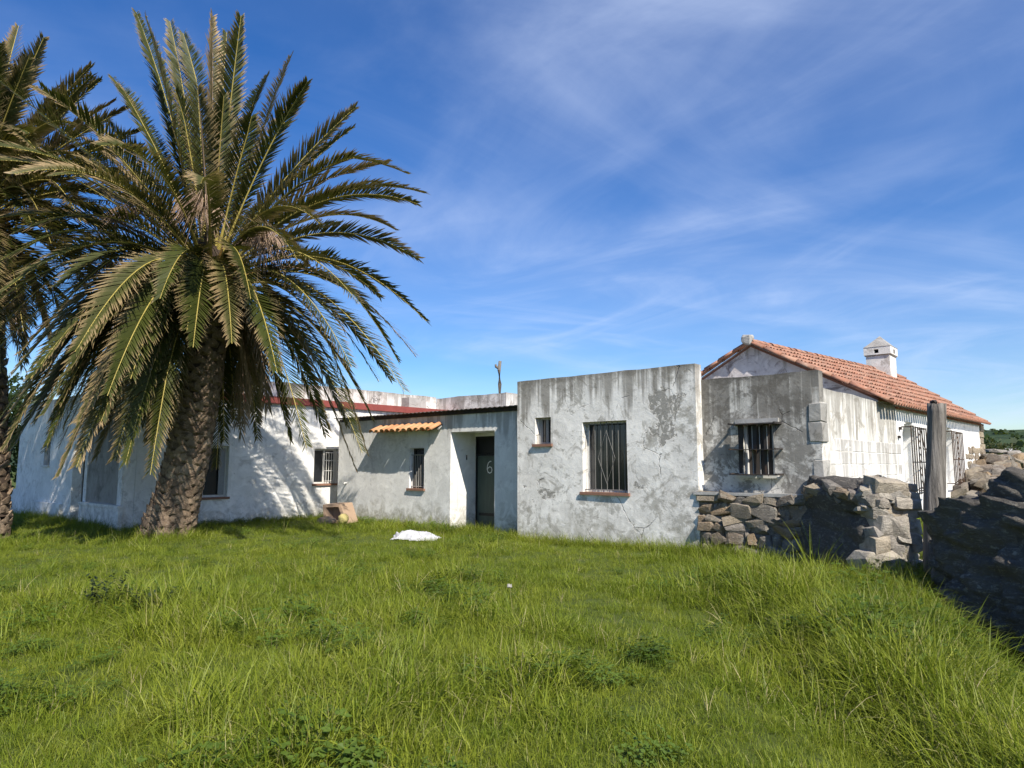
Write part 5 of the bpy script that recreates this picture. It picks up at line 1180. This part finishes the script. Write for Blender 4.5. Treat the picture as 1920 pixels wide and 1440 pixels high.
BOXES = [(0, 4.19, 0, 6), (-7.15, 0, .4, 6), (-17, -7.99, -5.0, 9), (4.19, 6.22, .2, 5), (1.1, 6.22, 3.8, 17), (-7.99, -7.15, 1.2, 6), (-9, -5.7, 6, 12)]
def blocked(x, y):
    a, b = W2L((x, y))
    for (x0, x1, y0, y1) in BOXES:
        if x0 < a < x1 and y0 < b < y1:
            if -2.5 < a < -1.04 and b < 1.1: return False
            return True
    p = Vector((x, y, 0)) - Aw; s = p.dot(axw); t = p.dot(sdl)
    if -.2 < s < lw + .1 and abs(t) < .50: return True
    return 9.72 < y < 11.2 and abs(x - (5.12 - (y - 9.6) * .085)) < .28
def scatter():
    rs = np.random.RandomState(5); pts, rot, scl, idx = [], [], [], []
    def emit(x, y, s, k, windy):
        z = gz(x, y); pts.append((x, y, z)); yaw = rs.normal(2.6 + 2.2 * fbm(x * .4, y * .4, 6, 2), 1.5) if windy else rs.uniform(0, 6.283)
        rot.append((rs.normal(0, .2), rs.normal(0, .2), yaw)); scl.append(s); idx.append(k)
    # bands from near to far, thinner with distance
    bands = [(2.4, 4.5, 260), (4.5, 7, 190), (7, 10, 140), (10, 14, 105), (14, 20, 66), (20, 32, 22)]
    for (y0, y1, dens) in bands:
        xm = y1 * .82 + 2.0; n = int(2 * xm * (y1 - y0) * dens)
        X = rs.uniform(-xm, xm, n); Y = rs.uniform(y0, y1, n)
        for x, y in zip(X, Y):
            if abs(x) > y * .82 + 1.5 or blocked(x, y): continue
            big = fbm(x * .45, y * .45, 11, 3); mid = fbm(x * 1.6, y * 1.6, 13, 2)
            long_ = .14 + .9 * big + .4 * mid + .75 * sstep(1.6, 3.2, x) * sstep(11.5, 8.5, y) - .25 * sstep(8, 12, y)
            s = .85 + .55 * big + .42 * mid + rs.normal(0, .16); r = rs.rand()
            s *= 1 - .25 * sstep(8.5, 11, y) * sstep(17, 14.0, y) + .25 * sstep(1.6, 3, x) * sstep(12, 9, y)
            if y > 20: s *= 1.3
            cl = fbm(x * .7, y * .7, 21, 3)
            if r < .13 * sstep(.05, .5, cl): k = 11 + (r < .08)
            elif r > .985: k = 13
            elif rs.rand() < long_: k = 6 + rs.randint(5)
            else: k = rs.randint(6)
            emit(x, y, max(.45, min(1.7, s)), k, True)
    # taller fringe at the foot of walls
    def fringe(a, b, n, s0, s1, ks, w=.16):
        for _ in range(n):
            t = rs.rand(); x = a[0] + (b[0] - a[0]) * t + rs.normal(0, w); y = a[1] + (b[1] - a[1]) * t + rs.normal(0, w)
            if not blocked(x, y): emit(x, y, rs.uniform(s0, s1), ks[rs.randint(len(ks))], False)
    q = lambda x, y: L2W(x, y)[:2]
    fringe(q(0, -.18), q(4.2, -.18), 330, .7, 1.15, (6, 7, 8, 9, 10, 0, 1)); fringe(q(-7.3, .2), q(-2.5, .2), 340, .6, 1.0, (6, 7, 8, 2, 3, 11)); fringe(q(-2.4, .6), q(0, .2), 150, .7, 1.1, (6, 7, 8, 9))
    fringe(q(-7.8, -4.8), q(-7.8, .4), 320, .6, 1.0, (6, 7, 8, 2, 3, 11)); fringe(q(-15, -5.3), q(-8, -5.3), 380, .7, 1.2, (6, 7, 8, 9, 0)); fringe(q(4.2, -.3), q(5.8, -.3), 150, .7, 1.2, (6, 7, 8, 9))
    fringe((-2.45, 14.45), (-1.5, 14.35), 60, .4, .7, (0, 1, 2, 3, 6), .12); fringe((-1.6, 14.5), (-1.75, 14.9), 26, .5, .8, (6, 7, 8, 11), .1)
    fringe((-7.3, 14.5), (-7.3, 14.5), 130, .7, 1.3, (6, 7, 8, 9, 10), .55); fringe((4.55, 9.6), (4.45, 11.0), 80, .6, 1.0, (6, 7, 8, 9), .1); fringe((4.8, 9.35), (5.7, 9.4), 70, .5, .9, (6, 7, 8, 11, 14), .1)
    fringe((3.1, 3.9), (4.55, 8.4), 380, .5, .95, (6, 7, 8, 9, 10), .16)
    me = bpy.data.meshes.new('grass'); me.from_pydata(pts, [], [])
    a = me.attributes.new('rot', 'FLOAT_VECTOR', 'POINT'); a.data.foreach_set('vector', np.array(rot, np.float32).ravel())
    a = me.attributes.new('scl', 'FLOAT', 'POINT'); a.data.foreach_set('value', np.array(scl, np.float32))
    a = me.attributes.new('idx', 'INT', 'POINT'); a.data.foreach_set('value', np.array(idx, np.int32))
    o = link('grass', me); tag(o, kind='stuff')
    ng = bpy.data.node_groups.new('grass_scatter', 'GeometryNodeTree')
    ng.interface.new_socket('Geometry', in_out='INPUT', socket_type='NodeSocketGeometry'); ng.interface.new_socket('Geometry', in_out='OUTPUT', socket_type='NodeSocketGeometry')
    N, L = ng.nodes.new, ng.links.new; gi, go = N('NodeGroupInput'), N('NodeGroupOutput'); iop = N('GeometryNodeInstanceOnPoints'); ci = N('GeometryNodeCollectionInfo')
    ci.inputs['Collection'].default_value = tuft_col; ci.inputs['Separate Children'].default_value = True; ci.inputs['Reset Children'].default_value = True
    def na(n, t):
        q = N('GeometryNodeInputNamedAttribute'); q.data_type = t; q.inputs['Name'].default_value = n; return q.outputs['Attribute']
    L(gi.outputs[0], iop.inputs['Points']); L(ci.outputs[0], iop.inputs['Instance']); iop.inputs['Pick Instance'].default_value = True
    L(na('idx', 'INT'), iop.inputs['Instance Index']); L(na('rot', 'FLOAT_VECTOR'), iop.inputs['Rotation']); L(na('scl', 'FLOAT'), iop.inputs['Scale']); L(iop.outputs[0], go.inputs[0])
    md = o.modifiers.new('scatter', 'NODES'); md.node_group = ng
scatter()

# single plants that stand out of the grass
def plant(name, label, cat, loc, n, Lr, wr, lean, curl, mat, seed, rad=.07, seg=5):
    rnd = random.Random(seed); vs, fs, la = [], [], []
    for i in range(n):
        a = rnd.uniform(0, 6.283); r = rad * math.sqrt(rnd.random()); blade(vs, fs, la, (math.cos(a) * r, math.sin(a) * r, -.03), a + rnd.gauss(0, .7), rnd.uniform(*Lr), rnd.uniform(*wr), abs(rnd.gauss(*lean)), rnd.uniform(*curl), rnd, seg)
    me = bpy.data.meshes.new(name); me.from_pydata([tuple(v) for v in vs], [], fs); me.materials.append(mat); put_tip(me, la)
    o = link(name, me); o.location = (loc[0], loc[1], gz(*loc)); return tag(o, label, cat)
plant('tall_grass', 'tall broad-bladed grass clump against the shaded face of the stone pier', 'plant', (4.28, 10.05), 34, (.45, .95), (.006, .011), (.22, .15), (.2, 1.0), M['grass'], 61, .14)
def weed_plant(name, label, loc, n, size, h, rad, seed):
    rnd = random.Random(seed); vs, fs, la = [], [], []
    for i in range(n):
        a = rnd.uniform(0, 6.283); r = rad * math.sqrt(rnd.random()); tip = Vector((math.cos(a) * r, math.sin(a) * r * .7, h * rnd.uniform(.5, 1.1))); b0 = tip * .25; b0.z = 0
        for k in range(12):
            p = b0.lerp(tip, .25 + .75 * k / 11); az = rnd.uniform(0, 6.28); t = Vector((math.cos(az), math.sin(az), rnd.uniform(0, .7))).normalized(); s = t.cross(Vector((0, 0, 1))).normalized(); z = size * rnd.uniform(.6, 1.3); b = len(vs)
            vs += [p, p + t * z * .5 + s * z * .28, p + t * z, p + t * z * .5 - s * z * .28]; fs.append((b, b + 1, b + 2, b + 3)); la += [0, .2, .4, .2]
    me = bpy.data.meshes.new(name); me.from_pydata([tuple(v) for v in vs], [], fs); me.materials.append(M['darkweed']); at = me.attributes.new('tip', 'FLOAT', 'POINT'); at.data.foreach_set('value', la); me.update(); o = link(name, me); o.location = (loc[0], loc[1], gz(*loc)); tag(o, label, 'weed')
weed_plant('leafy_weed', 'dark leafy weed, the tallest of the two dark clumps in the left lawn', (-4.42, 7.75), 26, .055, .40, .26, 5)
weed_plant('leafy_weed', 'lower dark leafy weed just beside the taller dark clump in the lawn', (-3.85, 7.62), 20, .05, .28, .25, 6)
